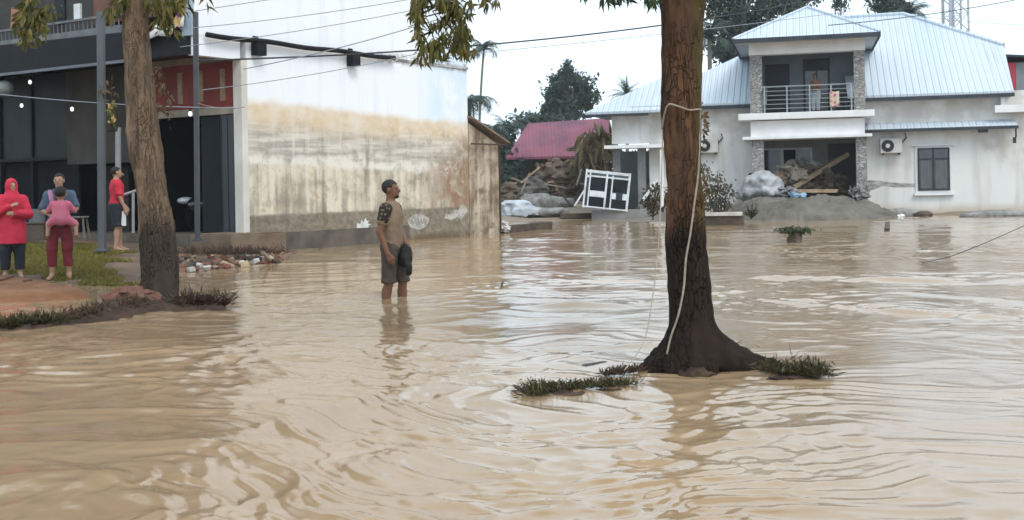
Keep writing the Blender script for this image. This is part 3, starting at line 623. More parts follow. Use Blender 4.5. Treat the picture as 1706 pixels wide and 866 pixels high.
# awning over the window
aw = MB(); aw.slab([(-.0, -.52, 3.12), (5.12, -.52, 3.12), (5.12, -.01, 3.36), (0, -.01, 3.36)], (0, 0, .03)); aw.build('awning_sheet', ROOFM, house)
hb(-.02, 5.14, -.56, -.52, 3.03, 3.14, name='awning_gutter', m=NAVY); hb(3.85, 4.15, -.5, -.3, 2.92, 3.03, name='awning_bracket', m=NAVY)
q = MB(); q.tube([(5.06, -.5, 3.05), (5.06, -.5, 2.75), (5.02, -.42, 2.6)], .03, 6); q.tube([(5.03, -.42, 2.72), (5.02, -.42, 2.52)], .06, 8); q.build('downpipe', NAVY, house)
hb(4.40, 9.0, -.45, -.01, 3.62, 3.88, name='side_ledge', m=TRIMW); hb(4.62, 4.74, -.35, -.02, 3.88, 4.25, name='ledge_post', m=TRIMW)
hb(0.02, 4.95, -.42, -.01, 4.16, 4.20, name='eave_soffit', m=SOFF)
# broken plaster and a flood smear beside the window
q = MB(); q.slab([(0.02, -.004, 1.30), (.5, -.004, 1.27), (.9, -.004, 1.20), (1.72, -.004, 1.14), (1.72, -.004, 1.02), (1.0, -.004, 1.02), (.62, -.004, 1.08), (.3, -.004, .96), (.02, -.004, .90)], (0, -.004, 0)); q.build('plaster_damage', mat('broken_plaster', (.16, .16, .155), (.5, .49, .47), 3.5, .9, .6, 10, (1, 1, 3)), house)
# air conditioners hung on the walls
def aircon(x, z, label):
    o = thing('air_conditioner', label, 'air conditioner', HM @ Vector((x, -.04, z)), HA)
    q = MB(); q.box(-.38, .38, -.3, .0, -.27, .27); q.build('casing', mat('aircon_casing', (.55, .55, .53), (.45, .44, .42), 3, .6), o, bevel=.02)
    q = MB(); q.tube([(-.12, -.302, .0), (-.12, -.32, .0)], .22, 20); g = q.build('fan_grille', FRAMED, o); q = MB(); q.tube([(-.12, -.32, 0), (-.12, -.33, 0)], .08, 12); q.build('hub', bpy.data.materials['aircon_casing'], g)
    q = MB(); q.box(-.3, -.25, -.3, .03, -.33, -.27); q.box(.25, .3, -.3, .03, -.33, -.27); q.tube([(.38, -.1, .1), (.55, -.03, .3), (.5, -.0, .45)], .025, 6); q.build('bracket', FRAMED, o)
p1 = HL(1484, 243, -.1); aircon(p1.x, p1.z, 'air conditioner box on the house wall between stone pillar and window'); p2 = HL(1180, 243, -.1); aircon(p2.x, p2.z, 'air conditioner box on the left wing wall just beside the big trunk')
# roofs
def roofpoly(poly, thick=.09, name='roof', back=None, par=None):
    q = MB(); q.slab(poly, (0, 0, thick))
    if back: q.slab(back, (0, 0, thick * .9))
    return q.build(name, ROOFM, par or house)
ez, ey_, PT = 4.30, -.5, math.radians(34)
A = HR(1441, 163, ey_, ez, PT); B = HR(1689, 155, ey_, ez, PT); Cc = HR(1672, 79, ey_, ez, PT); Dd = HR(1505, 27, ey_, ez, PT); E = HR(1395, 31, ey_, ez, PT)
A0 = Vector((-.6, A.y, A.z)); E0 = Vector((E.x, E.y, Dd.z)); E0.y = Dd.y
roofpoly([A0, A, B, Cc, Dd, E0], back=[E0 + Vector((0, .02, 0)), Dd + Vector((0, .02, 0)), Cc + Vector((.05, .05, 0)), Vector((B.x, Dd.y + 3, Cc.z - .5)), Vector((E0.x, Dd.y + 5, ez))], name='main_roof')
q = MB(); q.slab([(A.x - .1, ey_ - .03, ez - .13), (B.x + .03, ey_ - .03, ez - .13), (B.x + .03, ey_ - .03, ez + .0), (A.x - .1, ey_ - .03, ez + .0)], (0, .025, 0)); q.build('eave_fascia', NAVY, house)
rg = MB(); rg.tube([E0 + Vector((0, 0, .1)), Dd + Vector((0, 0, .1)), Cc + Vector((0, 0, .1))], .09, 8); rg.build('ridge_cap', ROOFM, house)
gable = MB(); gable.slab([(B.x - .15, .22, 4.42), (B.x - .15, Cc.y - .1, 4.42), (B.x - .15, Cc.y - .1, Cc.z - .1)], (.1, 0, 0)); gable.build('gable_wall', GREYB, house)
# hip roof over the balcony
b0, b1, yb, zb = -4.62, .47, -1.85, 6.50; ap = HL(1345, 12, 1.0); by_ = 3.4
q = MB(); q.add([(b0, yb, zb), (b1, yb, zb), (b1, by_, zb), (b0, by_, zb), (ap.x, ap.y, ap.z), (b0, yb, zb + .03), (b1, yb, zb + .03), (b1, by_, zb + .03), (b0, by_, zb + .03)],
                [(3, 2, 1, 0), (0, 1, 6, 5), (1, 2, 7, 6), (2, 3, 8, 7), (3, 0, 5, 8), (5, 6, 4), (6, 7, 4), (7, 8, 4), (8, 5, 4)]); q.build('balcony_roof', ROOFM, house)
q = MB()
for (xa, ya), (xb, yb2) in (((b0, yb), (b1, yb)), ((b1, yb), (b1, by_)), ((b0, by_), (b0, yb))):
    d = Vector((xb - xa, yb2 - ya, 0)); n = Vector((d.y, -d.x, 0)).normalized() * .03; q.slab([(xa, ya, zb - .14), (xb, yb2, zb - .14), (xb, yb2, zb + .025), (xa, ya, zb + .025)], n)
q.build('eave_fascia', NAVY, house); hb(b0 + .02, b1 - .02, yb + .02, by_ - .02, zb - .08, zb - .04, name='soffit', m=SOFF)
rg = MB()
for x in (b0, b1): rg.tube([(x, yb, zb + .04), (ap.x, ap.y, ap.z + .02)], .06, 6)
rg.build('hip_cap', ROOFM, house)
# left wing roofs
P2 = math.radians(30); l0 = HR(1050, 181, -.4, 4.23, P2); l1 = HR(1245, 172, -.4, 4.23, P2); l2 = HR(1243, 91, -.4, 4.23, P2)
roofpoly([l0, Vector((-3.5, l0.y, 4.23)), Vector((-3.5, l2.y, l2.z)), l2], name='wing_roof', back=[l0, l2, Vector((l2.x, l2.y + 4, 4.3)), Vector((l0.x, l2.y + 3, 4.3))])
q = MB(); q.slab([(l0.x, -.43, 4.10), (-4.08, -.43, 4.10), (-4.08, -.43, 4.24), (l0.x, -.43, 4.24)], (0, .025, 0)); q.build('eave_fascia', NAVY, house)
r0 = HR(975, 191, -.7, 4.02, P2); r1 = HR(1135, 118, -.7, 4.02, P2); r2 = Vector((r1.x + .3, r0.y, r0.z))
roofpoly([r0, r2, Vector((r2.x, r1.y, r1.z)), r1], name='carport_roof', back=[r0, r1, Vector((r1.x, r1.y + 3, 4.1)), Vector((r0.x, r1.y + 1.5, 4.1))])
q = MB(); q.slab([(r0.x, -.73, 3.93), (-7.9, -.73, 3.93), (-7.9, -.73, 4.03), (r0.x, -.73, 4.03)], (0, .025, 0)); q.build('eave_fascia', NAVY, house)
hb(-8.0, 8.8, 7.5, 7.7, -.3, 4.3, name='rear_wall', m=HWALL); hb(8.8, 9.0, .2, 7.5, -.3, 4.3, name='end_wall', m=HWALL)

# things on the balcony and porch
def at_h(x, y, z): return HM @ Vector((x, y, z))
ch = thing('balcony_chair', 'dark round-backed chair at the right end of the balcony', 'chair', at_h(-.85, -.3, 3.82), HA + .4)
f = Field((-.5, -.5, -.05), (.5, .5, 1.1), .025); f.ell((0, .0, .42), (.32, .3, .07), .05); f.ell((0, .22, .78), (.34, .09, .3), .05); f.cap((-.33, -.2, .6), (-.33, .2, .66), .04); f.cap((.33, -.2, .6), (.33, .2, .66), .04)
f.build('shell', mat('dark_wicker', (.025, .03, .035), (.05, .055, .06), 12, .7), ch)
for x in (-.24, .24):
    for y in (-.2, .22): q = MB(); q.tube([(x, y, 0), (x * .9, y * .9, .42)], .022, 6); q.build('leg', FRAMED, ch)
V, Fq = [], []
for i in range(9):
    for j in range(9): V.append(at_h(-1.26 + .042 * i, -1.345 - .02 * math.sin(i * 1.3) - .012 * j / 8, 4.52 - .07 * j + .012 * math.sin(i)))
for i in range(8):
    for j in range(8): k = i * 9 + j; Fq.append((k, k + 1, k + 10, k + 9))
t = NT('patterned_towel_cloth'); vv = t.vor(6, t.tc.outputs['Object']); t.done(t.ramp(vv.outputs['Distance'], [(.22, (.42, .09, .24)), (.36, (.50, .40, .26)), (.6, (.52, .46, .38))]), .9)
tw = mobj('towel', V, Fq, t.m, smooth=True); sm = tw.modifiers.new('thick', 'SOLIDIFY'); sm.thickness = .015
tag(tw, 'pink and yellow patterned towel hung over the balcony railing', 'towel')
# wreckage in the porch
def plank(name, label, a, b, w, h, m, cat='plank', group=None):
    a, b = Vector(a), Vector(b); o = MB(); d = b - a
    q = d.to_track_quat('Z', 'Y').to_matrix().to_4x4(); n = 8; r = random.Random(len(label))
    vs, fs = [], []
    for i in range(n + 1):
        for sx, sy in ((-1, -1), (1, -1), (1, 1), (-1, 1)): vs.append(q @ Vector((sx * w / 2 * r.uniform(.9, 1.06), sy * h / 2 * r.uniform(.9, 1.06), d.length * i / n + (r.uniform(-.05, .05) if i in (0, n) else 0))))
    for i in range(n):
        for j in range(4): fs.append((i * 4 + j, i * 4 + (j + 1) % 4, i * 4 + 4 + (j + 1) % 4, i * 4 + 4 + j))
    fs += [(3, 2, 1, 0), tuple(n * 4 + j for j in range(4))]; o.add(vs, fs); ob = o.build(name, m); ob.location = a
    return tag(ob, label, cat, group)
WOODL = mat('pale_timber', (.30, .215, .13), (.42, .31, .20), 3, .8, .3, 14, (1, 1, 1)); WOODG = mat('grey_timber', (.19, .165, .14), (.29, .25, .21), 3, .85, .4, 14)
WOODD = mat('wet_dark_timber', (.05, .038, .028), (.10, .075, .055), 3, .8, .4, 12)
plank('timber_beam', 'long grey timber beam leaning diagonally in the porch opening', at_h(*HL(1320, 312, -.6)), at_h(*HL(1412, 256, .6)), .26, .16, mat('tan_timber', (.20, .145, .09), (.29, .215, .14), 3, .8, .3, 14), 'beam')
plank('timber_beam', 'pale yellow plank lying level across the porch heap', at_h(*HL(1312, 318, -1.5)), at_h(*HL(1395, 318, -1.5)), .1, .12, WOODL, 'beam')
plank('timber_beam', 'short dark stick crossing behind the leaning porch beam', at_h(*HL(1372, 283, -.1)), at_h(*HL(1384, 298, -.3)), .1, .1, WOODD, 'beam')
wr = thing('wrecked_car', 'crushed white car half buried in mud at the left of the porch', 'car', at_h(-3.7, -1.2, .75), HA + PI * .62)
f = Field((-1.5, -1.0, -.5), (1.6, 1.0, 1.2), .04); f.ell((.2, 0, .22), (1.3, .8, .42), .1); f.ell((-.25, .05, .55), (.75, .66, .36), .2); X, Y, Z = f.grid(); f.d = f.d + .09 * fbm(X * 2.2, Y * 2.2, Z * 2.2, seed=61, octv=3); f.build('body', mat('dented_white_paint', (.46, .49, .54), (.25, .24, .23), 2.2, .4, .2, 8), wr)
f = Field((.2, -.9, -.2), (1.3, .9, .5), .04); f.ell((.9, 0, .1), (.5, .62, .2), 0); f.build('broken_front', FRAMED, wr)
q = MB(); q.slab([(.42, -.5, .62), (.42, .5, .62), (.1, .42, .86), (.1, -.42, .86)], (.04, 0, .03)); q.build('windscreen', GLASSD, wr)
# household wreckage, piece by piece
def chunk(name, label, loc, size, m, cat, group=None, seed=0, amp=.25, rot=0.0):
    r = max(size) * 1.5; f = Field(tuple(-1.5 * t for t in size), tuple(1.5 * t for t in size), max(.011, r / 26)); f.ell((0, 0, 0), size, 0); X, Y, Z = f.grid(); k = 1.5 / max(size); f.d = f.d + amp * min(size) * (.8 * fbm(X * k, Y * k, Z * k * 1.6, seed=seed, octv=4) + 1.1 * np.abs(vn(X * k * 1.7 + 3, Y * k * 1.7, Z * k * 2.6, seed=seed + 5)) - .25)
    V, Fc = f.mesh(); o = mobj(name, V, Fc, m, smooth=False); o.location = loc; o.rotation_euler = (0, 0, rot); return tag(o, label, cat, group)
BAG = mat('pale_sacking', (.26, .27, .29), (.14, .135, .125), 5, .8, .3, 14); RUST = mat('muddy_brown', (.06, .043, .032), (.15, .11, .08), 4, .9, .5, 10); BLUEP = mat('blue_plastic', (.12, .26, .42), (.3, .4, .5), 3, .5)
GREYR = mat('grey_rubble', (.12, .12, .118), (.28, .275, .265), 4, .9, .4, 12)
for i, (px, py, y, sz, m_, nm, lb, ct) in enumerate((
    (1305, 322, -1.7, (.42, .32, .26), BAG, 'debris_sack', 'lumpy pale sack slumped against the mud before the porch', 'sack'),
    (1290, 300, -1.2, (.35, .3, .28), RUST, 'debris_lump', 'brown muddy lump beside the wrecked car roof', 'debris'),
    (1318, 288, -.3, (.5, .35, .42), WOODG, 'debris_lump', 'grey broken wall chunk inside the porch left of the beam', 'debris'),
    (1340, 276, .4, (.6, .3, .22), GREYR, 'debris_lump', 'pale slab chunk jammed under the porch windows', 'debris'),
    (1358, 300, .3, (.6, .4, .5), RUST, 'debris_lump', 'dark brown heap of wreckage behind the leaning porch beam', 'debris'),
    (1330, 326, -1.9, (.3, .2, .1), BLUEP, 'plastic_basin', 'light blue plastic basin crushed under the level plank', 'basin'),
    (1385, 312, .9, (.5, .4, .5), WOODD, 'debris_lump', 'black wreckage mass before the dark porch opening', 'debris'),
    (1432, 322, -1.7, (.3, .25, .25), GREYR, 'debris_lump', 'grey stone lump at the foot of the right porch pillar', 'debris'))):
    chunk(nm, lb, at_h(*HL(px, py, y)), sz, m_, ct, seed=70 + i, amp=.75)
# mud heap in front of the porch
c0 = at_h(-2.35, -2.5, 0); gx2, gy2 = np.meshgrid(np.linspace(-3.8, 4.2, 220), np.linspace(-3.6, 3.4, 170), indexing='xy')
e = (gx2 / np.where(gx2 > 0, 3.3, 3.0)) ** 2 + (gy2 / 2.6) ** 2; hz = .74 * np.clip(1 - e, 0, 1) ** .8 * (1 + .25 * vn(gx2 * .8, gy2 * .8, seed=81)) + (.10 * fbm(gx2 * 1.3, gy2 * 1.3, seed=82, octv=5) + .05 * np.abs(fbm(gx2 * 5, gy2 * 5, seed=83, octv=3))) * (e < 1.15) - .25 * np.clip(e - .9, 0, 1.5)
mm = gridmesh('mud_heap', gx2, gy2, hz + .0, mat('grey_mud', (.080, .070, .058), (.15, .138, .118), 1.3, .8, .5, 8)); mm.location = c0; mm.rotation_euler = (0, 0, HA); kind(mm, 'structure')

# neighbour at the far right
nb = thing('neighbour_house', 'grey neighbour house with red edge strip behind the white house', 'house', at_h(6.2, 6, 0), HA)
q = MB(); q.box(-1.4, 5, 0, 4, 0, 6.0); q.build('wall', mat('grey_neighbour_wall', (.22, .24, .26), (.28, .3, .31), 1.3, .8), nb)
q = MB(); q.slab([(-1.5, -.3, 6.35), (5.2, -.3, 5.7), (5.2, 4.2, 5.7), (-1.5, 4.2, 6.35)], (0, 0, .09)); q.build('roof', NAVY, nb)
q = MB(); q.box(-.35, .05, -.06, -.01, 3.9, 6.0); q.build('red_strip', mat('red_strip_paint', (.5, .05, .07), (.4, .05, .08)), nb)

# ------------------------------------------------------------------ red-roofed house, wrecked
rh = thing('red_roofed_house', 'wrecked house with tilted haze-tinted red metal roof beyond the water', 'house', P(920, 345, 56).xy.to_3d())
t = NT('haze_tinted_red_sheet'); wv = t.n('ShaderNodeTexWave'); wv.inputs['Scale'].default_value = 1.6; t.L(t.tc.outputs['Object'], wv.inputs['Vector']); t.bump(wv.outputs['Fac'], .5, .05)
REDR = t.done(t.mix(t.sstep(t.noise(.6, t.map((1, 1, .4)), 4), .4, .6), (.19, .055, .085), (.12, .042, .07)), .5, .3)  # distance haze put into the red as a muted pinkish tint
q = MB(); q.slab([P(843, 266, 54.5), P(1012, 262, 55.5), P(1015, 200, 58.5), P(880, 209, 58.0)], (.0, .0, .12)); q.slab([P(880, 209, 58.0), P(1015, 200, 58.5), P(1030, 262, 62), P(870, 266, 62)], (0, 0, .12)); q.build('roof', REDR, rh, world=True)
BROKEN = mat('broken_dark_wall', (.045, .05, .055), (.13, .12, .105), .9, .9, .6, 4)
q = MB(); a, b = P(856, 350, 56.5), P(1005, 350, 57); q.box(a.x, b.x, 56.6, 61, -.2, 2.75); q.build('wall', BROKEN, rh, world=True)
q = MB()
for px in (866, 905, 950, 985): p = P(px, 350, 56.2); q.bar((p.x, p.y, -.2), (p.x + random.uniform(-.15, .15), p.y, 2.9), .18)
q.build('porch_frame', WOODD, rh, world=True)
LUMP = [((880, 318, 52), (1.0, .6, .75), BROKEN, 'dark tangled wreck heap under the left end of the red roof'), ((915, 300, 53), (.9, .6, 1.0), RUST, 'brown wreck heap under the middle of the red roof'), ((948, 308, 51), (.75, .6, .95), RUST, 'tan earth heap left of the white cabinet frame'), ((848, 330, 46), (.45, .4, .7), RUST, 'brown tangle standing just behind the lean-to corner'), ((905, 338, 48), (1.5, .5, .35), GREYR, 'low grey rubble bank below the red-roofed house')]
for i, (q_, sz, m_, lb) in enumerate(LUMP): chunk('wreck_heap', lb, P(*q_), sz, m_, 'debris heap', seed=90 + i, amp=.5)
# sticks poking from the heaps
rr = random.Random(4)
for i in range(16):
    a = P(rr.uniform(842, 990), rr.uniform(300, 345), rr.uniform(46, 52)); b = a + Vector((rr.uniform(-1, 1), rr.uniform(-.4, .4), rr.uniform(-.2, .9)))
    plank('broken_stick', 'thin broken stick in the wreckage below the red roof', a, b, .05, .06, (WOODG, WOODD, WOODL)[i % 3], 'stick', 'broken sticks in the far wreckage')
# white sheets, logs at the edge of the far bank
chunk('crumpled_car', 'crumpled pale blue-white car shell lying at the bank behind the lean-to', P(866, 353, 42), (1.0, .5, .38), mat('pale_car_wreck', (.46, .5, .56), (.3, .33, .36), 3, .4, .2, 8), 'car wreck', seed=101, amp=.5)
chunk('concrete_slab', 'broken grey concrete slab beside the crumpled pale car shell', P(914, 354, 42), (.85, .4, .2), GREYR, 'slab', seed=102, amp=.6)
chunk('debris_lump', 'white foam lump floating at the lean-to corner', P(838, 378, 30), (.16, .14, .14), mat('white_foam_block', (.7, .7, .68), (.5, .48, .45), 5), 'foam', seed=103, amp=.5)
plank('driftwood', 'dark driftwood log with pale top lying at the lean-to corner', P(838, 384, 30.2), P(914, 376, 32.5), .3, .26, WOODD, 'log'); plank('driftwood', 'pale plank lying on the dark driftwood log', P(846, 377, 30.6), P(912, 372, 32.6), .22, .06, WOODG, 'log')
plank('driftwood', 'flat dark log at the water edge left of the white cabinet', P(935, 360, 41), P(1010, 358, 41.5), .3, .2, WOODD, 'log')
hb2 = MB(); c1 = P(985, 351, 41); hb2.box(-.2, 2.6, -.5, .9, -.4, .34); kerb = hb2.build('concrete_step', DCONC); kerb.location = (c1.x + .3, c1.y, 0); kerb.rotation_euler = (0, 0, HA); tag(kerb, 'low grey concrete step below the tilted white cabinet', 'step')
# tilted white cabinet
WF = mat('white_aluminium', (.66, .70, .74), (.42, .42, .40), 3, .4, lo=.45, hi=.75)
cb = thing('display_cabinet', 'white-framed glass cabinet tilted on the far bank', 'cabinet', P(985, 345, 40.3))
c0_, ww, hh, dd = P(970, 344, 40.3), 1.22, 1.42, .62
R = Matrix.Translation(c0_ - P(985, 345, 40.3)) @ Matrix.Rotation(math.radians(-4), 4, 'Z') @ Matrix.Rotation(math.radians(7), 4, 'Y') @ Matrix.Rotation(math.radians(-4), 4, 'X')
fr_ = MB(R); bw = .065
CX_ = (0, .78, 1.62)
for x in CX_:
    for y in (0, dd): fr_.box(x, x + bw, y, y + bw, -.02, hh)
fr_.box(.16, .16 + .05, 0, .05, 0, hh); fr_.box(1.0, 1.05, 0, .05, 0.0, hh - .15)
for z in (0, hh - .26, hh - bw):
    fr_.box(0, 1.68, -.003, bw - .01, z, z + .05)
    for x in CX_: fr_.box(x + .005, x + bw - .005, .05, dd, z, z + .05)
    fr_.box(0, 1.68, dd + .002, dd + bw, z, z + .05)
fr_.slab([(-.32, 0, 0), (-.26, 0, 0), (.05, 0, .62), (-.02, 0, .62)], (0, .05, 0)); fr_.build('frame', WF, cb)
q = MB(R); q.box(.22, .77, .012, .03, .42, .64); q.build('white_panel', WF, cb); q = MB(R); q.box(1.06, 1.2, .012, .03, .4, .62); q.box(1.45, 1.61, .012, .03, .4, .62); q.build('white_panel', WF, cb)
for a, b, z0, z1 in ((.22, .77, .66, hh - .27), (.22, .77, .06, .40), (.85, .99, .06, hh - .27), (1.06, 1.6, .66, hh - .27), (1.06, 1.6, .06, .38)):
    q = MB(R); q.box(a, b, .018, .026, z0, z1); q.build('glass', GLASSD, cb)
q = MB(R); q.box(.07, 1.6, dd + .01, dd + .03, .05, hh - .07); q.build('back_panel', mat('cabinet_back', (.05, .07, .09), (.09, .11, .13)), cb)

# ================================================================== TREES
LEAFG = leafmat('mango_leaf', [(.04, .048, .011), (.075, .080, .016), (.115, .112, .022), (.165, .145, .032), (.24, .19, .07), (.065, .07, .016)])
LEAFD = leafmat('dark_leaf', [(.018, .034, .014), (.03, .05, .02), (.045, .065, .025), (.06, .08, .03)])
LEAFF = leafmat('hazy_far_leaf', [(.035, .060, .050), (.055, .085, .065), (.085, .115, .085)])  # far foliage: hazy blue-green of distance mixed into the leaf colour
LEAFDRY = leafmat('dry_leaf', [(.10, .065, .03), (.17, .11, .05), (.07, .05, .025), (.06, .065, .02)])
PALMM = leafmat('palm_leaf', [(.03, .05, .045), (.05, .08, .062), (.075, .105, .08)], .15)
def barkmat(name, up1, up2, wet, zw, green=0.0):
    t = NT(name); o3 = t.xyz(); vec = t.map((1, 1, .16)); n = t.noise(9, vec, 8, .65); n2 = t.noise(2.2, t.map((1, 1, .4)), 5)
    ridge = t.noise(22, t.map((1, 1, .13)), 7, .7)
    c = t.mix(t.sstep(n, .36, .66), up1, up2); c = t.mix(t.sstep(n2, .5, .68), c, tuple(x * .45 for x in up1)); c = t.mix(t.ma('MULTIPLY', t.sstep(t.noise(5, t.map((1, 1, .3)), 6), .55, .68), .7), c, tuple(x * 1.35 for x in up1)); c = t.mix(t.sstep(ridge, .52, .36), c, tuple(x * .3 for x in up1)) if False else t.mix(t.sstep(ridge, .36, .50), tuple(x * .35 for x in up1), c)
    if green: c = t.mix(t.ma('MULTIPLY', t.sstep(t.ma('ADD', o3[0], t.ma('MULTIPLY', t.noise(5, vec, 4), .12)), .06, .16), green), c, (.10, .10, .03))
    vd = t.n('ShaderNodeVectorMath'); vd.operation = 'ADD'; nz = t.n('ShaderNodeTexNoise'); nz.inputs['Scale'].default_value = 4; nz.inputs['Detail'].default_value = 4; sc_ = t.n('ShaderNodeVectorMath'); sc_.operation = 'SCALE'; sc_.inputs['Scale'].default_value = .16; t.L(nz.outputs['Color'], sc_.inputs[0]); t.L(t.tc.outputs['Object'], nz.inputs['Vector']); t.L(t.map((1, 1, .22)), vd.inputs[0]); t.L(sc_.outputs[0], vd.inputs[1])
    ed = t.vor(34, vd.outputs[0], 'DISTANCE_TO_EDGE').outputs['Distance']; crack = t.ma('MAXIMUM', t.sstep(ed, .0, .11), t.sstep(t.noise(3.5, t.map((1, 1, .4)), 5), .46, .58)); c = t.mix(t.ma('ADD', t.ma('MULTIPLY', crack, .6), .4), tuple(x * .3 for x in up1), c)
    e = t.ma('ADD', o3[2], t.ma('MULTIPLY', t.ma('SUBTRACT', t.noise(5, t.map((1, 1, .3)), 8, .7), .5), .8))
    c = t.mix(t.ma('SUBTRACT', 1.0, t.sstep(e, zw - .16, zw + .12)), c, t.mix(t.ma('MULTIPLY', crack, n), wet, tuple(x * 4.0 for x in wet)))
    b = t.ma('ADD', t.ma('ADD', ridge, t.ma('MULTIPLY', n, .7)), t.ma('MULTIPLY', crack, .5)); t.bump(b, 1.0, .05); return t.done(c, .85, .1)
def trunkfield(pts, r, roots, lo, hi, h, amp, seed, name, m, par):
    f = Field(lo, hi, h)
    for i in range(len(pts) - 1): f.cap(pts[i], pts[i + 1], r[i], r[i + 1], .02)
    for a, b, ra, rb in roots: f.cap(a, b, ra, rb, .06)
    X, Y, Z = f.grid(); A = np.arctan2(Y, X)
    near = np.abs(f.d) < .12
    f.d = np.where(near, f.d + amp * vn(X * 24, Y * 24, Z * 3.5, seed) + amp * .5 * vn(X * 45, Y * 45, Z * 12, seed + 3) + amp * 1.3 * vn(X * 7, Y * 7, Z * 2.2, seed + 1), f.d); return f.build(name, m, par)
# -- foreground tree
T0 = G(1148, 614); bt = thing('mango_tree', 'big foreground tree with flared black wet base and reddish bark above the tide mark', 'tree', T0)
BARK1 = barkmat('reddish_bark', (.165, .085, .048), (.085, .052, .034), (.0125, .0088, .0068), 1.0, .5)
cl = [Vector((P(px, py, T0.y) - T0)) for px, py in ((1152, 612), (1153, 560), (1149, 480), (1143, 400), (1141, 330), (1138, 250), (1135, 180), (1136, 90), (1138, 0))]
rr_ = [.165, .150, .138, .128, .126, .128, .13, .142, .15]
pts = [cl[0] + Vector((0, 0, -.35))] + cl + [Vector((.0, .02, 3.0)), Vector((-.05, .05, 3.7))]; rr_ = [.2] + rr_ + [.16, .15]
roots = []
for ang, L, r0, z0, zt in ((-9, .34, .10, .12, -.06), (10, .3, .10, .12, -.06), (0, .54, .10, .24, .0), (-18, .42, .07, .2, -.03), (180, .24, .065, .17, -.02), (205, .25, .06, .16, -.03), (-60, .18, .075, .18, -.05), (-95, .14, .075, .17, -.05), (-130, .17, .075, .18, -.05), (60, .4, .09, .2, -.06), (120, .4, .09, .2, -.06)):
    c, s = math.cos(math.radians(ang)), math.sin(math.radians(ang)); q0 = (c * .09, s * .09, z0); q1 = (c * (.09 + L * .45), s * (.09 + L * .45), z0 * .22 + .01); q2 = (c * (.09 + L), s * (.09 + L), zt)
    roots += [(q0, q1, r0, r0 * .8), (q1, q2, r0 * .8, .035)]
trunkfield(pts, rr_, roots, (-.75, -.75, -.3), (.95, .75, 3.75), .0125, .010, 5, 'trunk', BARK1, bt)
# limbs and crown above the frame, and the bough that hangs back into it
lm = MB()
def limb(a, b, r0, r1, sag=0.0, n=7, mb=None):
    a, b = Vector(a), Vector(b); (mb or lm).tube([a.lerp(b, i / n) + Vector((.05 * math.sin(i * 2.1), .05 * math.cos(i * 1.7), sag * math.sin(PI * i / n))) for i in range(n + 1)], [r0 + (r1 - r0) * i / n for i in range(n + 1)], 7)
for b in ((-1.6, .4, 4.6), (1.3, .6, 5.1), (.3, -1.2, 4.9), (-.3, 1.6, 5.2), (.0, 0, 5.6)): limb((-.03, .04, 3.5), b, .09, .03, .15)
hang = P(735, -40, 8.2) - T0
limb((-.05, .04, 3.1), hang, .06, .022, .25); limb(hang, P(752, 60, 8.2) - T0, .02, .008, 0); limb(P(715, 0, 8.2) - T0, P(702, 90, 8.1) - T0, .012, .005); limb(hang, P(805, 0, 8.3) - T0, .015, .006); limb((-.1, -.05, 2.85), P(1040, -25, 7.0) - T0, .03, .01, .1)
rt = random.Random(77)
for px, py in ((700, 20), (704, 60), (712, 84), (728, 88), (745, 30), (760, 40), (768, 66), (775, 84), (740, 70), (690, 40), (785, 12), (722, 46)):
    a_ = P(745 + (px - 745) * .35, py * .45 - 12, 8.2) - T0; limb(a_, P(px, py + 6, 8.2 + rt.uniform(-.12, .12)) - T0, .007, .003, .03, 5)
lm.build('limbs', BARK1, bt, smooth=True)
V, Fc = leafmesh(clump([(0, 0, 5.3, 1.9, 1.7, 1.1), (-1.6, .4, 4.7, 1.0, 1.0, .8), (1.4, .6, 5.0, 1.0, 1.0, .8)], 9000, 11), .17, .045, .5, seed=12); mobj('crown', V, Fc, LEAFG, bt)
def spray(name, spots, D, n, L, W, m, par, off, seed, sx=9, sy=9, droop=1.2):
    r = np.random.default_rng(seed); C = []
    for (px, py, k) in spots:
        for _ in range(int(n * k)): C.append(P(px + r.normal() * sx, py + r.normal() * sy, D + r.normal() * .14) - off)
    V, Fc = leafmesh(np.array([tuple(c) for c in C]), L, W, droop, D=np.array([[0, -.1, -.35]]), jit=.6, seed=seed); return mobj(name, V, Fc, m, par)
HS = [(690, 6, .6), (700, 30, 1), (706, 8, .8), (694, 48, .5), (700, 62, .8), (705, 82, 1), (722, 78, 1), (733, 92, 1), (718, 96, .6), (738, 66, .6), (742, 40, .3), (745, 12, 1), (758, 8, 1), (765, 25, 1), (768, 44, .9), (760, 60, 1.2), (768, 72, 1.4), (772, 85, 1), (755, 84, .8), (776, 58, .7), (752, 32, .5), (778, 28, .5), (783, 10, .4), (732, 6, .7), (800, 2, .25), (808, 6, .3), (826, 4, .3), (722, 48, .25), (688, 22, .4), (785, 95, .25), (700, 102, .25)]
spray('hanging_leaves', HS, 8.2, 46, .088, .023, LEAFG, bt, T0, 21, 6, 6)
spray('hanging_leaves', [(1008, 1, 1), (1020, 2, 1), (1035, -4, 1), (1046, 2, .5), (1078, 0, 1), (1086, 8, 1), (1062, -8, 1), (975, -4, .6), (1094, 4, .8)], 7.0, 12, .085, .022, LEAFD, bt, T0, 22, 5, 5)
spray('epiphyte_leaves', [(1172, 12, 1), (1178, 28, .5), (1174, 195, 1), (1176, 210, 1.2), (1172, 225, .7), (1174, 0, 1), (1172, 285, .7), (1174, 300, 1), (1176, 320, 1.1), (1174, 335, 1)], 7.45, 12, .045, .022, LEAFDRY, bt, T0, 23, 2.5, 6, .2)
# roots' earth plug between the buttresses
chunk('root_plate', 'brown broken root lump between the buttresses of the big trunk', T0 + Vector((.02, -.24, -.01)), (.20, .07, .06), mat('root_earth', (.022, .014, .010), (.075, .048, .03), 9, .9, .6, 20), 'root', seed=111, amp=.7)
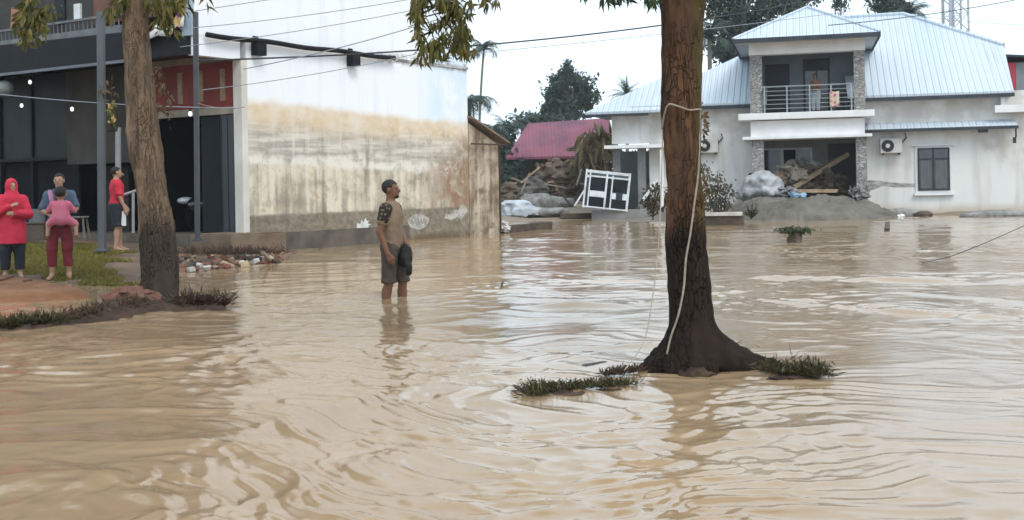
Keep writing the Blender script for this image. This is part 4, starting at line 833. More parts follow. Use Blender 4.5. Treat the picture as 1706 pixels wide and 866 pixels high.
# -- ropes and cables on the big tree
def cable(name, label, pts, r, m, cat='cable', n=6, group=None):
    pts = [Vector(p) for p in pts]; o = pts[0]; q = MB(); fine = []
    for i in range(len(pts) - 1):
        p0, p1, p2, p3 = pts[max(i - 1, 0)], pts[i], pts[i + 1], pts[min(i + 2, len(pts) - 1)]
        for k in range(6):
            u = k / 6; fine.append(.5 * ((2 * p1) + (-p0 + p2) * u + (2 * p0 - 5 * p1 + 4 * p2 - p3) * u * u + (-p0 + 3 * p1 - 3 * p2 + p3) * u ** 3))
    fine.append(pts[-1]); q.tube([p - o for p in fine], r, n); ob = q.build(name, m, smooth=True); ob.location = o; return tag(ob, label, cat, group)
ROPE = mat('pale_rope', (.33, .29, .23), (.22, .19, .15), 20, .8); ROPEL = mat('thin_rope', (.42, .36, .29), None, 10, .8)
tf = lambda px, py, dy=-.15: P(px, py, T0.y + dy)
cable('rope', 'pale rope looped round the big trunk and running down its front to the water', [tf(1103, 215, -.04), tf(1107, 190, -.1), tf(1114, 174, -.14), tf(1130, 177, -.165), tf(1148, 183, -.155), tf(1163, 182, -.10), tf(1168, 183, -.03)], .0065, ROPE, 'rope')
cable('rope', 'thick pale rope hanging down the right side then crossing the dark trunk base', [tf(1166, 180, -.05), tf(1165, 240, -.08), tf(1163, 290, -.11), tf(1158, 330, -.145), tf(1150, 390, -.165), tf(1143, 430, -.165), tf(1139, 480, -.17), tf(1130, 525, -.17), tf(1118, 560, -.16), tf(1111, 590, -.15)], .0075, ROPE, 'rope')
cable('cord', 'thin slack cord dropping left of the big trunk into the water', [tf(1104, 200, -.02), tf(1103, 260, -.03), tf(1101, 330, -.05), tf(1096, 420, -.1), tf(1085, 510, -.2), tf(1072, 570, -.25), tf(1040, 617, -.3)], .0042, ROPEL, 'cord')
cable('cord', 'thin wire curving away from the right of the trunk base', [tf(1186, 500, 0), tf(1190, 545, -.05), tf(1205, 578, -.1), tf(1222, 592, -.1)], .0028, ROPEL, 'cord')
# -- leaning tree on the left bank
L0 = G(265, 508); lt = thing('leaning_tree', 'leaning tree with pale grey-brown bark and dark wet foot before the shops', 'tree', L0)
BARK2 = barkmat('greyish_bark', (.24, .165, .11), (.14, .10, .072), (.027, .021, .0165), .93, .0)
c2 = [P(px, py, L0.y) - L0 for px, py in ((266, 505), (265, 440), (260, 380), (250, 300), (240, 220), (232, 130), (227, 50), (224, -20))]
r2 = [.205, .20, .185, .175, .172, .165, .15, .145]
trunkfield([c2[0] + Vector((0, 0, -.35))] + c2 + [Vector((-.35, .05, 4.4))], [.24] + r2 + [.12], [((0, 0, .1), (.3, -.05, -.1), .14, .07), ((0, 0, .1), (-.35, -.1, -.1), .14, .07), ((0, 0, .1), (.05, -.3, -.1), .14, .07)], (-.95, -.6, -.3), (.6, .6, 4.5), .018, .014, 9, 'trunk', BARK2, lt)
lm = MB()
for b in ((-1.7, .3, 5.2), (.9, .4, 5.3), (-.4, -.9, 5.0), (-.3, 1.0, 5.6)): limb((-.3, .02, 3.9), b, .08, .025, .15)
limb((-.3, 0, 3.7), P(300, 5, 12.2) - L0, .05, .012, .1); limb((-.28, 0, 3.8), P(60, -20, 12.2) - L0, .05, .012, .25)
limb(P(60, -20, 12.2) - L0, P(50, 70, 12.2) - L0, .012, .006)
lm.build('limbs', BARK2, lt, smooth=True)
V, Fc = leafmesh(clump([(-.5, 0, 5.5, 1.7, 1.5, 1.0), (-1.8, .3, 5.1, .9, .9, .7), (.8, .3, 5.4, .9, .9, .7)], 8000, 31), .2, .05, .5, seed=32); mobj('crown', V, Fc, LEAFG, lt)
spray('hanging_leaves', [(195, 12, 1), (210, 2, 1), (262, 12, 1.2), (275, 30, 1), (285, 12, 1.2), (270, 45, .6), (300, 8, 1), (288, 48, .5), (250, 2, 1), (310, 2, .6), (340, 4, .25), (186, 26, .5)], 12.2, 26, .16, .042, LEAFG, lt, L0, 33, 8, 8, .9)
spray('hanging_leaves', [(50, 12, 1.3), (42, 30, 1.3), (60, 35, 1.3), (48, 52, 1.2), (34, 42, .7), (70, 48, .7), (50, 68, .6), (75, 20, .5), (90, 30, .4)], 12.2, 34, .12, .05, LEAFG, lt, L0, 34, 8, 8, .6)
spray('epiphyte_leaves', [(262, 130, 1), (270, 150, 1), (278, 170, 1), (268, 180, .8), (280, 190, .6), (262, 110, .6), (172, 148, .7), (192, 160, .5), (165, 158, .4)], 12.25, 15, .08, .03, LEAFDRY, lt, L0, 35, 6, 7, .8)
V, Fc = leafmesh(np.array([tuple(P(x, y, 12.1) - L0) for x, y in ((300, 10), (303, 24), (296, 36), (290, 40), (306, 18))]), .11, .07, .2, seed=36); mobj('yellow_blossom', V, Fc, leafmat('yellow_petal', [(.6, .42, .16), (.65, .5, .25)]), lt)
# orchid pot hanging by the post
oc = thing('hanging_orchid', 'yellow-flowered orchid hanging from the tall post beside the leaning tree', 'plant', P(186, 195, 19))
spray('foliage', [(186, 175, 1), (184, 190, 1), (187, 203, 1), (182, 185, .6)], 19, 16, .12, .04, LEAFG, oc, P(186, 195, 19), 37, 3, 5, .4)
V, Fc = leafmesh(np.array([tuple(P(x + random.uniform(-2, 2), y + random.uniform(-2, 2), 18.9) - P(186, 195, 19)) for x, y in ((186, 176), (188, 181), (184, 186), (188, 195), (187, 201), (184, 204), (189, 199), (187, 178)) for _ in (0, 1)]), .1, .07, .2, seed=38); mobj('blossom', V, Fc, bpy.data.materials['yellow_petal'], oc)
q = MB(); q.tube([(0, 0, .3), (.02, 0, .75)], .008, 5); q.tube([(0, 0, -.25), (0, 0, -.12)], [.09, .12], 10); q.build('pot', BARK2, oc)

# -- trees and palms behind
FBARK = mat('far_bark', (.12, .105, .085), (.19, .17, .14), 4, .9)
def tree(label, base, ells, n, L, W, m, seed, trunk_r=.18, name='broadleaf_tree', group=None, tight=.3, sub=26):
    o = thing(name, label, 'tree', base, 0, group); q = MB(); top = Vector(ells[0][0:3]); q.tube([(0, 0, -.5), (top.x * .3, top.y * .3, top.z * .5), tuple(top)], [trunk_r, trunk_r * .8, trunk_r * .35], 8)
    for e in ells:
        c = Vector(e[0:3]); 
        for k in range(5):
            r = random.Random(seed + k); limb((top.x * .3, top.y * .3, top.z * .55), c + Vector((r.uniform(-.8, .8) * e[3], r.uniform(-.8, .8) * e[4], r.uniform(-.3, .8) * e[5])), trunk_r * .4, .02, .1, 5, q)
    q.build('trunk', FBARK, o, smooth=True); V, Fc = leafmesh(clump(ells, n, seed, .35, sub, tight), L, W, .35, seed=seed + 1); mobj('crown', V, Fc, m, o); return o
def palm(label, base, H, nf, L, seed, lean=(0, 0), r=.1, droop=1.0, name='palm_tree', group=None, up=.5, wid=.16):
    o = thing(name, label, 'palm', base, 0, group); rg = random.Random(seed); q = MB(); top = Vector((lean[0], lean[1], H))
    q.tube([Vector((lean[0] * (i / 6) ** 2, lean[1] * (i / 6) ** 2, H * i / 6 - (.4 if i == 0 else 0))) for i in range(7)], [r * (1.15 - .35 * i / 6) for i in range(7)], 8); q.build('trunk', FBARK, o, smooth=True)
    V, Fq = [], []
    for k in range(nf):
        az = 2 * PI * k / nf + rg.uniform(-.25, .25); el = rg.uniform(-.15, 1.25) * up + .15; d = Vector((math.cos(az), math.sin(az), 0)); l = L * rg.uniform(.8, 1.1); n = 14; p = top.copy(); a = el; side = Vector((-d.y, d.x, 0)); st = l / n; prev = p.copy()
        for i in range(n):
            dr = d * math.cos(a) + Vector((0, 0, 1)) * math.sin(a); p = prev + dr * st; a -= droop * (.07 + .012 * i) * rg.uniform(.8, 1.2)
            w = L * wid * 2.2 * math.sin(PI * min(.97, (i + 1.6) / (n + 1.2))) ** .7
            b = len(V); V += [prev + side * .02, p + side * .02, p - side * .02, prev - side * .02]; Fq.append((b, b + 1, b + 2, b + 3))
            for s in (-1, 1):
                for h in (0, .5):
                    c = prev.lerp(p, h); tip = c + side * s * w * rg.uniform(.75, 1) + dr * st * 1.2 + Vector((0, 0, -.42 * w * rg.uniform(.5, 1.3))); b = len(V)
                    V += [c - dr * st * .12, c + dr * st * .22, tip]; Fq.append((b, b + 1, b + 2))
            prev = p
    mobj('crown', V, Fq, PALMM, o); return o
gp = lambda px, D, z=.3: Vector((P(px, 300, D).x, D, z))
b = gp(797, 70); palm('tall thin areca palm with a small dense crown above the white wall corner', b, P(803, 82, 70).z - .3, 24, 1.5, 3, (P(806, 82, 70).x - b.x, 0), .085, 1.25, 'areca_palm', up=.95, wid=.13)
b = gp(782, 33); palm('broad-fronded palm just behind the far corner of the white wall', b, P(784, 168, 33).z - .3, 17, 1.05, 5, (.05, 0), .07, 1.1, 'fan_palm', wid=.2)
b = gp(948, 82); e = P(945, 150, 82) - b; f_ = 82 / F
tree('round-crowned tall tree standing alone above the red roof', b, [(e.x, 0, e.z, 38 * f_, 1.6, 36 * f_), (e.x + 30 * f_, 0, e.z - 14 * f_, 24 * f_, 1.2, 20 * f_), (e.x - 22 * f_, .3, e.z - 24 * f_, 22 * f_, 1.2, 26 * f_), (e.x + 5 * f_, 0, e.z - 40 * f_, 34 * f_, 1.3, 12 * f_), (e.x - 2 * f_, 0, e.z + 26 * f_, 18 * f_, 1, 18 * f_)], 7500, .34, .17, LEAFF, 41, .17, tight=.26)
b = gp(1046, 72); palm('small palm top poking above the pale carport roof', b, P(1046, 158, 72).z - .3, 24, 1.35, 7, (0, 0), .12, .5, 'palm_tree', up=1.15, wid=.1)
b = gp(848, 62); palm('bushy palm left of the red roof with fronds fanned upright', b, P(848, 214, 62).z - .3, 22, 1.35, 9, (0, 0), .14, .7, 'palm_tree', up=1.0)
b = gp(822, 58); palm('lower palm close beside the lean-to roof', b, P(822, 222, 58).z - .3, 20, 1.3, 13, (0, 0), .14, .9, 'palm_tree', up=.9)
b = gp(872, 66); palm('palm with drooping fronds over the left slope of the red roof', b, P(872, 208, 66).z - .3, 20, 1.3, 17, (0, 0), .14, .8, 'palm_tree', up=.9)
def bush(label, px, py, D, rx, ry, n, L, m, seed, z=.2, name='bush', cat='bush', grp=None):
    b = gp(px, D, z); e = P(px, py, D) - b; k = D / F; o = thing(name, label, cat, b, 0, grp)
    V, Fc = leafmesh(clump([(e.x, 0, e.z, rx * k, rx * k * .8, ry * k)], n, seed, .3, 22, .33), L, L * .5, .3, seed=seed); mobj('foliage', V, Fc, m, o)
    q = MB()
    for i in range(6): limb((0, 0, -.3), (random.uniform(-.6, .6) * rx * k, random.uniform(-.4, .4) * rx * k, e.z + random.uniform(-.3, .6) * ry * k), .05 * D / 40, .015, .05, 5, q)
    q.build('stem', FBARK, o); return o
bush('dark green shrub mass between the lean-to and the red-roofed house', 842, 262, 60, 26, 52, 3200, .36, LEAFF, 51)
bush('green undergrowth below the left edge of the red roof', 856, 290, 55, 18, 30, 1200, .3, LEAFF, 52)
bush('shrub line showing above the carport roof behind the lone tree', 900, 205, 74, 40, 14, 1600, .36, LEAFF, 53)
b_ = gp(985, 50); o_ = thing('banana_clump', 'half-dead yellow-brown banana clump between the red roof and the carport', 'plant', b_)
spray('foliage', [(985, 232, 1), (1000, 225, 1), (970, 250, 1), (990, 250, 1.3), (1005, 245, 1.2), (975, 268, 1.2), (995, 268, 1.3), (1010, 262, 1.1), (960, 276, .8), (980, 285, 1), (1003, 285, 1.2), (1030, 262, .9), (1040, 280, .9), (1022, 290, 1), (1055, 270, .9), (1050, 295, .9), (1018, 240, .8), (1035, 305, .9), (1085, 270, .8), (1085, 295, .8), (1070, 310, .8)], 50, 26, .75, .2, leafmat('dying_banana_leaf', [(.09, .08, .03), (.15, .12, .05), (.07, .075, .03), (.12, .085, .05), (.06, .05, .035)], .2), o_, b_, 56, 8, 7, .7)
q = MB(); [limb((0, 0, -.4), P(x, y, 50) - b_, .1, .05, .1, 5, q) for x, y in ((985, 260), (1000, 250), (970, 275))]; q.build('stem', FBARK, o_)
# big wood behind the house
b = gp(1240, 62); e = lambda px, py: P(px, py, 62) - b; k = 62 / F
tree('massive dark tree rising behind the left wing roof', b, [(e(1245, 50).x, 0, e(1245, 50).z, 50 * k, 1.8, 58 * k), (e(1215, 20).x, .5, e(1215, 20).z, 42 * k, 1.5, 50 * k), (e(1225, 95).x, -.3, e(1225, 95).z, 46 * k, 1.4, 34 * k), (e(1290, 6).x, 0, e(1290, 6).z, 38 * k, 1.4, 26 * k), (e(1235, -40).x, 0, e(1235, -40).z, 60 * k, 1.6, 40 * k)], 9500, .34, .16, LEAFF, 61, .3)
b = gp(1186, 54); palm('palm with pale glinting fronds just right of the big trunk', b, P(1186, 62, 54).z - .3, 22, 1.7, 23, (0, 0), .13, 1.0, 'palm_tree', up=.9)
b = gp(1335, 70); tree('thin-leaved tree peeping over the balcony roof ridge', b, [(0, 0, P(1335, 2, 70).z - .3, 1.3, 1, .8)], 700, .36, .16, LEAFF, 63, .12)
b = gp(1405, 72); tree('narrow spindly tree above the gap between the two roofs', b, [(0, 0, P(1405, 4, 72).z - .3, .55, .5, .8), (0, 0, P(1405, -30, 72).z - .3, .7, .6, 1.0)], 700, .3, .13, LEAFF, 65, .1)
b = gp(1478, 66); e = P(1480, 8, 66) - b; tree('dense dark tree showing over the main roof ridge', b, [(e.x, 0, e.z, 1.25, 1, .75), (e.x - .2, 0, e.z + .9, 1.1, 1, .8)], 1800, .34, .15, LEAFF, 67, .15)
b = gp(1520, 64); palm('palm with spreading fronds right of the dense dark tree', b, P(1520, 22, 64).z - .3, 22, 1.5, 27, (0, 0), .13, .8, 'palm_tree', up=.8)
# lattice mast
ms = thing('lattice_mast', 'pale lattice radio mast behind the right end of the roof', 'mast', gp(1597, 92))
q = MB(); k = 92 / F; w = 15 * k
for sx in (-1, 1):
    for sy in (-1, 1): q.bar((sx * w, sy * w, -.3), (sx * w, sy * w, 19), .2 if sx < 0 else .13)
q.build('leg', mat('mast_steel', (.30, .33, .36), (.40, .43, .46), 3, .5, metal=.3), ms); q = MB()
for i in range(12):
    z = i * 1.5
    for sy in (-1, 1): q.bar((-w, sy * w, z), (w, sy * w, z + 1.5), .07); q.bar((w, sy * w, z), (-w, sy * w, z + 1.5), .07); q.bar((-w, sy * w, z), (w, sy * w, z), .07)
q.bar((-.2, 0, 0), (-.2, 0, 19), .16); q.build('brace', bpy.data.materials['mast_steel'], ms)
# overhead cables
CB = mat('black_cable', (.035, .04, .05), None, 3, .6); CG = mat('grey_cable', (.30, .33, .37), None, 3, .6)
def wire(label, a, b, r, m, sag=.15, n=6):
    a, b = Vector(a), Vector(b); cable('overhead_cable', label, [a.lerp(b, i / n) - Vector((0, 0, sag * 4 * (i / n) * (1 - i / n))) for i in range(n + 1)], r, m, 'cable', 6, 'overhead cables')
wire('main black cable crossing the sky between the white wall and the big trunk', P(330, 101, 19.5), P(1420, -12, 26), .016, CB, .3)
wire('faint grey cable below the main black one, meeting the trunk', P(690, 98, 20), P(1420, 18, 27), .007, CG, .05)
wire('grey cable rising steeply across the white upper wall', P(405, 115, 17), P(760, 22, 17), .008, CG, .06)
wire('thin grey cable highest on the white upper wall', P(300, 22, 17), P(560, -18, 17), .006, CG, .0)
wire('thin grey cable second from the top on the white wall', P(300, 48, 17), P(720, -8, 17), .006, CG, .05)
wire('thin grey cable midway up the white upper wall', P(300, 78, 17), P(730, 8, 17), .006, CG, .05)
wire('grey cable slanting over the blotched white wall below the pipe', P(335, 150, 17), P(700, 88, 17), .006, CG, .05)
wire('thin cable running from the balcony roof to the mast', P(1380, 42, 33), P(1720, -6, 36), .013, CB, .1); wire('thin cable low over the roof ridge beside the mast', P(1480, 20, 50), P(1720, 42, 60), .012, CG, .1)
wire('pale sagging wire strung under the canopy of the dark shop', P(-10, 156, 20.5), P(400, 180, 20.5), .008, CG, .06); wire('second wire looping across the maroon fascia', P(330, 172, 20.3), P(408, 178, 21.8), .009, mat('pinkish_cable', (.35, .2, .16)), .06)

# ================================================================== NEAR BANK, FLOTSAM
# strip of soil round the leaning tree
SOIL = mat('root_soil', (.032, .021, .015), (.075, .046, .031), 5, .9, .7, 16); SOILR = mat('red_soil', (.12, .04, .03), (.16, .09, .06), 6, .9, .6, 14)
path = [G(-60, 560), G(10, 551), G(70, 546), G(130, 537), G(190, 527), G(240, 515), G(300, 517), G(345, 517), G(385, 519)]; wid = [.22, .22, .2, .2, .3, .42, .36, .26, .06]; hgt = [.04, .045, .04, .055, .13, .15, .09, .075, .015]
gx3, gy3 = np.meshgrid(np.arange(-7.4, -2.6, .03), np.arange(9.6, 13.2, .03), indexing='xy'); hz3 = np.full(gx3.shape, -.12)
for i in range(len(path) - 1):
    a, b = path[i], path[i + 1]; d = b - a; tt = np.clip(((gx3 - a.x) * d.x + (gy3 - a.y) * d.y) / (d.x ** 2 + d.y ** 2), 0, 1)
    dist = np.hypot(gx3 - a.x - tt * d.x, gy3 - a.y - tt * d.y); w_ = wid[i] + (wid[i + 1] - wid[i]) * tt; h_ = hgt[i] + (hgt[i + 1] - hgt[i]) * tt
    hz3 = np.maximum(hz3, (h_ + .06) * np.clip(1 - (dist / w_) ** 2, -.5, 1) - .06)
hz3 = hz3 + .012 * vn(gx3 * 31, gy3 * 31, seed=123) + .032 * fbm(gx3 * 5, gy3 * 5, seed=121) + .016 * fbm(gx3 * 17, gy3 * 17, seed=122, octv=2)
kind(gridmesh('soil_bank', gx3, gy3, hz3, SOIL, lambda X, Y: hz3 > -.13), 'structure')
def tuft(name, label, pts, n, L, W, m, seed, lift=.03, spread=(.06, .06), up=.8, k=None):
    r = np.random.default_rng(seed); C = []
    for p, wgt in pts:
        for _ in range(int(n * wgt)): C.append((p[0] + r.normal() * spread[0], p[1] + r.normal() * spread[1], p[2] + lift * abs(r.normal())))
    C = np.array(C); o = C.mean(0); V, Fc = leafmesh(C - o, L, W, -.0, D=np.array([[0, 0, up]]), jit=.7, seed=seed); ob = mobj(name, V, Fc, m); ob.location = o
    if k: kind(ob, k); ob['label'] = label; ob['category'] = 'debris'
    else: tag(ob, label, 'grass')
    return ob
ROOTM = leafmat('root_fibre', [(.035, .022, .015), (.07, .042, .028), (.11, .065, .042), (.05, .03, .02)], .1)
GRS = leafmat('grass_blade', [(.15, .135, .025), (.19, .165, .035), (.24, .20, .05), (.12, .11, .022)], .25)
GRD = leafmat('dark_grass_blade', [(.022, .022, .009), (.055, .055, .017), (.10, .09, .03), (.06, .042, .024), (.035, .026, .016), (.14, .115, .06)], .2)
zof = lambda p, z: Vector((p.x, p.y, z))
tuft('root_mat', 'tangled brown roots and dead grass right of the leaning tree foot', [(zof(G(305 + 8 * i, 516), .06), 1 - .07 * i) for i in range(9)], 230, .11, .012, ROOTM, 131, .05, (.08, .08), .5)
tuft('root_mat', 'tangled brown roots and dead grass left of the leaning tree foot', [(zof(G(225 - 14 * i, 521 + 2.2 * i), .10 - .008 * i), 1) for i in range(9)], 110, .09, .012, ROOTM, 132, .04, (.1, .08), .4)
tuft('weed_clump', 'dark green weeds on the left end of the soil strip', [(zof(G(5 + 14 * i, 550 - 1.2 * i), .04), 1) for i in range(7)], 170, .10, .014, GRD, 133, .04, (.09, .07), .7)
chunk('red_earth_clod', 'reddish earth clod at the left foot of the leaning tree', G(218, 517) + Vector((0, 0, .1)), (.3, .2, .14), SOILR, 'clod', seed=134, amp=.5)
# grass in front of the shops
r = np.random.default_rng(140); polyG = [G(-30, 470), G(60, 470), G(140, 477), G(238, 476), G(232, 452), G(205, 430), G(150, 423), G(60, 432), G(-30, 436)]
bx = r.uniform(-10.5, -4.5, 60000); by = r.uniform(14, 22, 60000); ok = sdf_poly([(p.x, p.y) for p in polyG], bx[None], by[None])[0] + .5 * vn(bx * 1.5, by * 1.5, seed=141) + .3 * vn(bx * 4, by * 4, seed=143) > .3
bx, by = bx[ok], by[ok]; bd = sdf_poly(polyL, bx[None], by[None])[0]; bz = np.where(bd > 0, np.minimum(.34, .055 * bd), .12 * bd) + .018 * fbm(bx * 1.8, by * 1.8, seed=41)
V, Fc = leafmesh(np.stack([bx, by, bz + .02], 1), .11, .02, 0, D=np.array([[0, 0, .8]]), jit=.55, seed=142); kind(mobj('grass', V, Fc, GRS), 'stuff')
# orange sand spit
pS = [G(-160, 512), G(-40, 508), G(60, 503), G(120, 500), G(144, 497), G(142, 488), G(110, 482), G(70, 474), G(20, 468), G(-60, 468), G(-200, 472)]
gx4, gy4 = np.meshgrid(np.arange(-11, -4.6, .04), np.arange(12, 16.5, .04), indexing='xy'); sS = sdf_poly([(p.x, p.y) for p in pS], gx4, gy4) + .05 * fbm(gx4 * 3, gy4 * 3, seed=151)
hS = np.where(sS > 0, .11 * (1 - np.exp(-sS / .10)), sS * 1.2) + .018 * fbm(gx4 * 2.5, gy4 * 5, seed=152) * (sS > 0)
kind(gridmesh('sand_bank', gx4, gy4, hS, mat('orange_sand', (.145, .062, .026), (.225, .11, .052), 2.5, .8, .4, 12, (1, 2, 1)), lambda X, Y: sS > -.12), 'structure')
plank('sunken_stick', 'short dark stick lying on the orange sand nearest the frame edge', G(0, 482) + Vector((0, 0, .12)), G(22, 475) + Vector((0, 0, .13)), .03, .03, SOILR, 'stick'); plank('sunken_stick', 'short dark stick lying on the orange sand by its middle', G(38, 484) + Vector((0, 0, .12)), G(52, 481) + Vector((0, 0, .12)), .03, .03, SOILR, 'stick')
# brick and rubbish rubble along the doorstep
rb = random.Random(15); RM = [mat('red_brick_bit', (.12, .038, .028), (.19, .075, .05), 8, .9), mat('brown_brick_bit', (.13, .075, .05), (.2, .12, .085), 8, .9), mat('white_rubbish', (.5, .49, .46), (.36, .34, .31), 8, .6), mat('dark_rubbish', (.04, .03, .028), (.08, .06, .05), 8, .9), mat('tan_rubbish', (.38, .3, .2), (.3, .23, .15), 8, .8)]
LB = ['red brick piece in the rubble before the doorstep', 'brown brick piece in the rubble before the doorstep', 'white rubbish scrap in the rubble before the doorstep', 'dark lump in the rubble before the doorstep', 'tan scrap in the rubble before the doorstep']
NMR = ['brick_piece', 'brick_piece', 'rubbish_scrap', 'rubble_lump', 'rubbish_scrap']
def bit(i, p, s):
    q = MB(); vs = []; 
    for x in (-1, 1):
        for y in (-1, 1):
            for z in (-1, 1): vs.append(Vector((x * s[0] * rb.uniform(.6, 1.1), y * s[1] * rb.uniform(.6, 1.1), z * s[2] * rb.uniform(.6, 1.1))))
    q.add(vs, [(0, 1, 3, 2), (4, 6, 7, 5), (0, 4, 5, 1), (2, 3, 7, 6), (0, 2, 6, 4), (1, 5, 7, 3)]); o = q.build(NMR[i], RM[i], bevel=.008); o.location = p; o.rotation_euler = (rb.uniform(-.5, .5), rb.uniform(-.5, .5), rb.uniform(0, 3))
    tag(o, LB[i], ('brick', 'brick', 'rubbish', 'rubble', 'rubbish')[i], 'rubble pieces before the doorstep')
for k in range(120):
    px = rb.uniform(298, 468); lo_, hi_ = 452 - (px - 300) * .10, 428 - (px - 300) * .05; py = rb.uniform(hi_, lo_) + rb.uniform(0, 2); p = G(px, py, .06); z = max(.0, yard_z(p.x, p.y)); p = G(px, py, z + .02)
    i = rb.choices(range(5), (3, 6, .6, 6, 2))[0]; s = rb.uniform(.03, .085); bit(i, p, (s * rb.uniform(.8, 1.7), s, s * rb.uniform(.4, .8)))
for px, py, sc in ((318, 449, .1), (345, 446, .09), (372, 432, .09), (405, 439, .11), (425, 436, .12), (440, 430, .1)): bit(2, G(px, py, .05) + Vector((0, 0, .0)), (sc * .7, sc * .5, sc * .4))
tuft('dead_brush', 'brown dead brush piled on the rubble before the steel doors', [(zof(G(px, 420, .2), .18), 1) for px in (305, 322, 340, 356, 372, 388, 404, 418, 432, 446, 384, 396)], 110, .13, .012, ROOTM, 161, .05, (.25, .25), .3)
plank('broken_branch', 'pale broken branch leaning over the right end of the doorstep rubble', G(452, 438) + Vector((0, 0, .03)), G(437, 420, .3), .05, .05, WOODG, 'branch')

# grass plugs by the big trunk
tuft('floating_grass', 'long low clump of grass lying in the water left of the big trunk', [(zof(G(x, y), .012), w) for x, y, w in ((880, 654, .7), (895, 655, 1), (915, 652, 1.2), (935, 650, 1.2), (955, 648, 1.2), (975, 646, 1.1), (995, 645, 1), (1015, 644, .9), (1035, 643, .6), (1048, 642, .3), (890, 660, .5), (900, 647, .4), (885, 645, .3))], 230, .045, .007, GRD, 171, .016, (.05, .055), .25)
tuft('root_strand', 'thin dark strand of roots in the water beside the left buttress', [(zof(G(1008 + 8 * i, 628 - i * 1.2), .012), 1) for i in range(8)], 70, .045, .008, ROOTM, 172, .018, (.025, .03), .3)
tuft('grass_clump', 'clump of grass and roots at the end of the right buttress', [(zof(G(x, y), .03), w) for x, y, w in ((1285, 624, 1), (1300, 626, 1.2), (1318, 629, 1.3), (1335, 630, 1.3), (1350, 629, 1), (1365, 631, .7), (1374, 632, .4), (1342, 622, .6), (1360, 622, .5))], 230, .055, .007, GRD, 173, .028, (.045, .055), .35)
for p, s, lb, i in ((G(915, 657), (.22, .09, .03), 'low muddy plug under the floating grass left of the big trunk', 0), (G(985, 650), (.3, .08, .03), 'second muddy plug under the right end of the floating grass', 1), (G(1325, 632), (.22, .11, .05), 'muddy plug under the grass at the right buttress', 2)):
    chunk('mud_plug', lb, p + Vector((0, .03, -.020)), (s[0], s[1], s[2] * .8), SOIL, 'mud', seed=175 + i, amp=.9)
tuft('fine_twigs', 'few thin upright twigs in the water right of the trunk base', [(zof(G(1256, 612), .06), .3), (zof(G(1225, 585), .03), .3), (zof(G(1320, 612), .05), .4)], 12, .14, .004, ROOTM, 176, .03, (.02, .02), 1.2)
plank('floating_stick', 'dark blue-grey slat floating left of the big trunk', G(969, 610), G(1004, 604), .035, .018, mat('slate_slat', (.06, .07, .09)), 'stick')
plank('floating_stick', 'small dark stick standing out of the water right of the wading man', G(835, 478), G(838, 468, .06), .02, .03, WOODD, 'stick')
plank('floating_stick', 'small black stub in the water before the house mud heap', G(1477, 384), G(1479, 372, .1), .12, .1, WOODD, 'stick')
# snagged clump out in the flood
sg = thing('snagged_stump', 'dark stump with a leafy green cap sticking out of the flood', 'stump', G(1325, 404))
f = Field((-.4, -.4, -.2), (.4, .4, .5), .025); f.cap((0, 0, -.1), (.02, 0, .2), .17, .11, .03); X, Y, Z = f.grid(); f.d += .05 * fbm(X * 6, Y * 6, Z * 6, seed=181); f.build('stump', WOODD, sg)
r = np.random.default_rng(182); C = np.stack([r.normal(size=420) * .17, r.normal(size=420) * .1, .25 + .03 * r.normal(size=420)], 1); V, Fc = leafmesh(C, .10, .03, .3, seed=183); mobj('cap_leaves', V, Fc, LEAFD, sg)
cable('cord', 'thin dark cable slanting into the flood at the right edge', [G(1535, 438), G(1580, 428, .08), G(1640, 405, .3), G(1715, 372, .55)], .006, CB, 'cord')
# brush and planter between the trunk and the house
pw = thing('planter_wall', 'low dark planter wall with white coping right of the big trunk', 'wall', G(1205, 376), HA)
k = G(1205, 376).y / F; q = MB(); q.box(-36 * k, 33 * k, 0, .5, -.3, .30); q.build('base', WOODD, pw); q = MB(); q.box(-37 * k, 30 * k, -.05, .55, .30, .40); q.build('coping', mat('dirty_coping', (.6, .59, .56), (.4, .37, .33), 3), pw)
def brush(label, spots, D, n, m, seed, L=.16):
    c = P(spots[0][0], 350, D); c.z = .2; o = thing('uprooted_bush', label, 'bush', c); spray('foliage', spots, D, n, L, L * .42, m, o, c, seed, 7, 7, .3); q = MB()
    for sx_, sy_, _ in spots[::2]: limb(Vector((0, .1, 0)), P(sx_, sy_, D) - c, .03, .01, .05, 5, q)
    q.build('stem', WOODD, o)
brush('dark leafy bush standing on the planter right of the big trunk', [(1195, 300, 1), (1205, 315, 1), (1190, 320, 1.2), (1200, 335, 1.3), (1212, 345, 1), (1185, 340, 1.3), (1218, 325, .5), (1180, 300, .8), (1178, 320, 1), (1196, 350, 1), (1216, 312, .35), (1176, 285, .5)], 33, 48, leafmat('muddy_leaf', [(.05, .045, .032), (.09, .075, .055), (.13, .115, .09), (.04, .045, .03)]), 191)
brush('brown uprooted bush between the white cabinet and the big trunk', [(1088, 320, 1), (1095, 312, .8), (1082, 335, 1.2), (1095, 335, 1.2), (1090, 348, 1.1), (1105, 340, 1), (1076, 342, .6), (1104, 322, .8), (1112, 335, 1)], 36, 55, leafmat('brown_brush_leaf', [(.045, .032, .022), (.08, .06, .04), (.12, .09, .062)]), 192)
plank('pale_board', 'white board leaning behind the brown uprooted bush', P(1068, 338, 37.5), P(1094, 300, 37.5), .35, .06, TRIMW, 'board')
plank('white_post', 'thin white post standing against the left side of the big trunk', P(1103, 345, 35), P(1102, 250, 35), .1, .1, TRIMW, 'post')
tuft('weed_clump', 'small green weed sprouting at the water edge before the mud heap', [(zof(G(1252, 370), .2), 1)], 60, .25, .05, GRD, 193, .15, (.1, .05), 1)
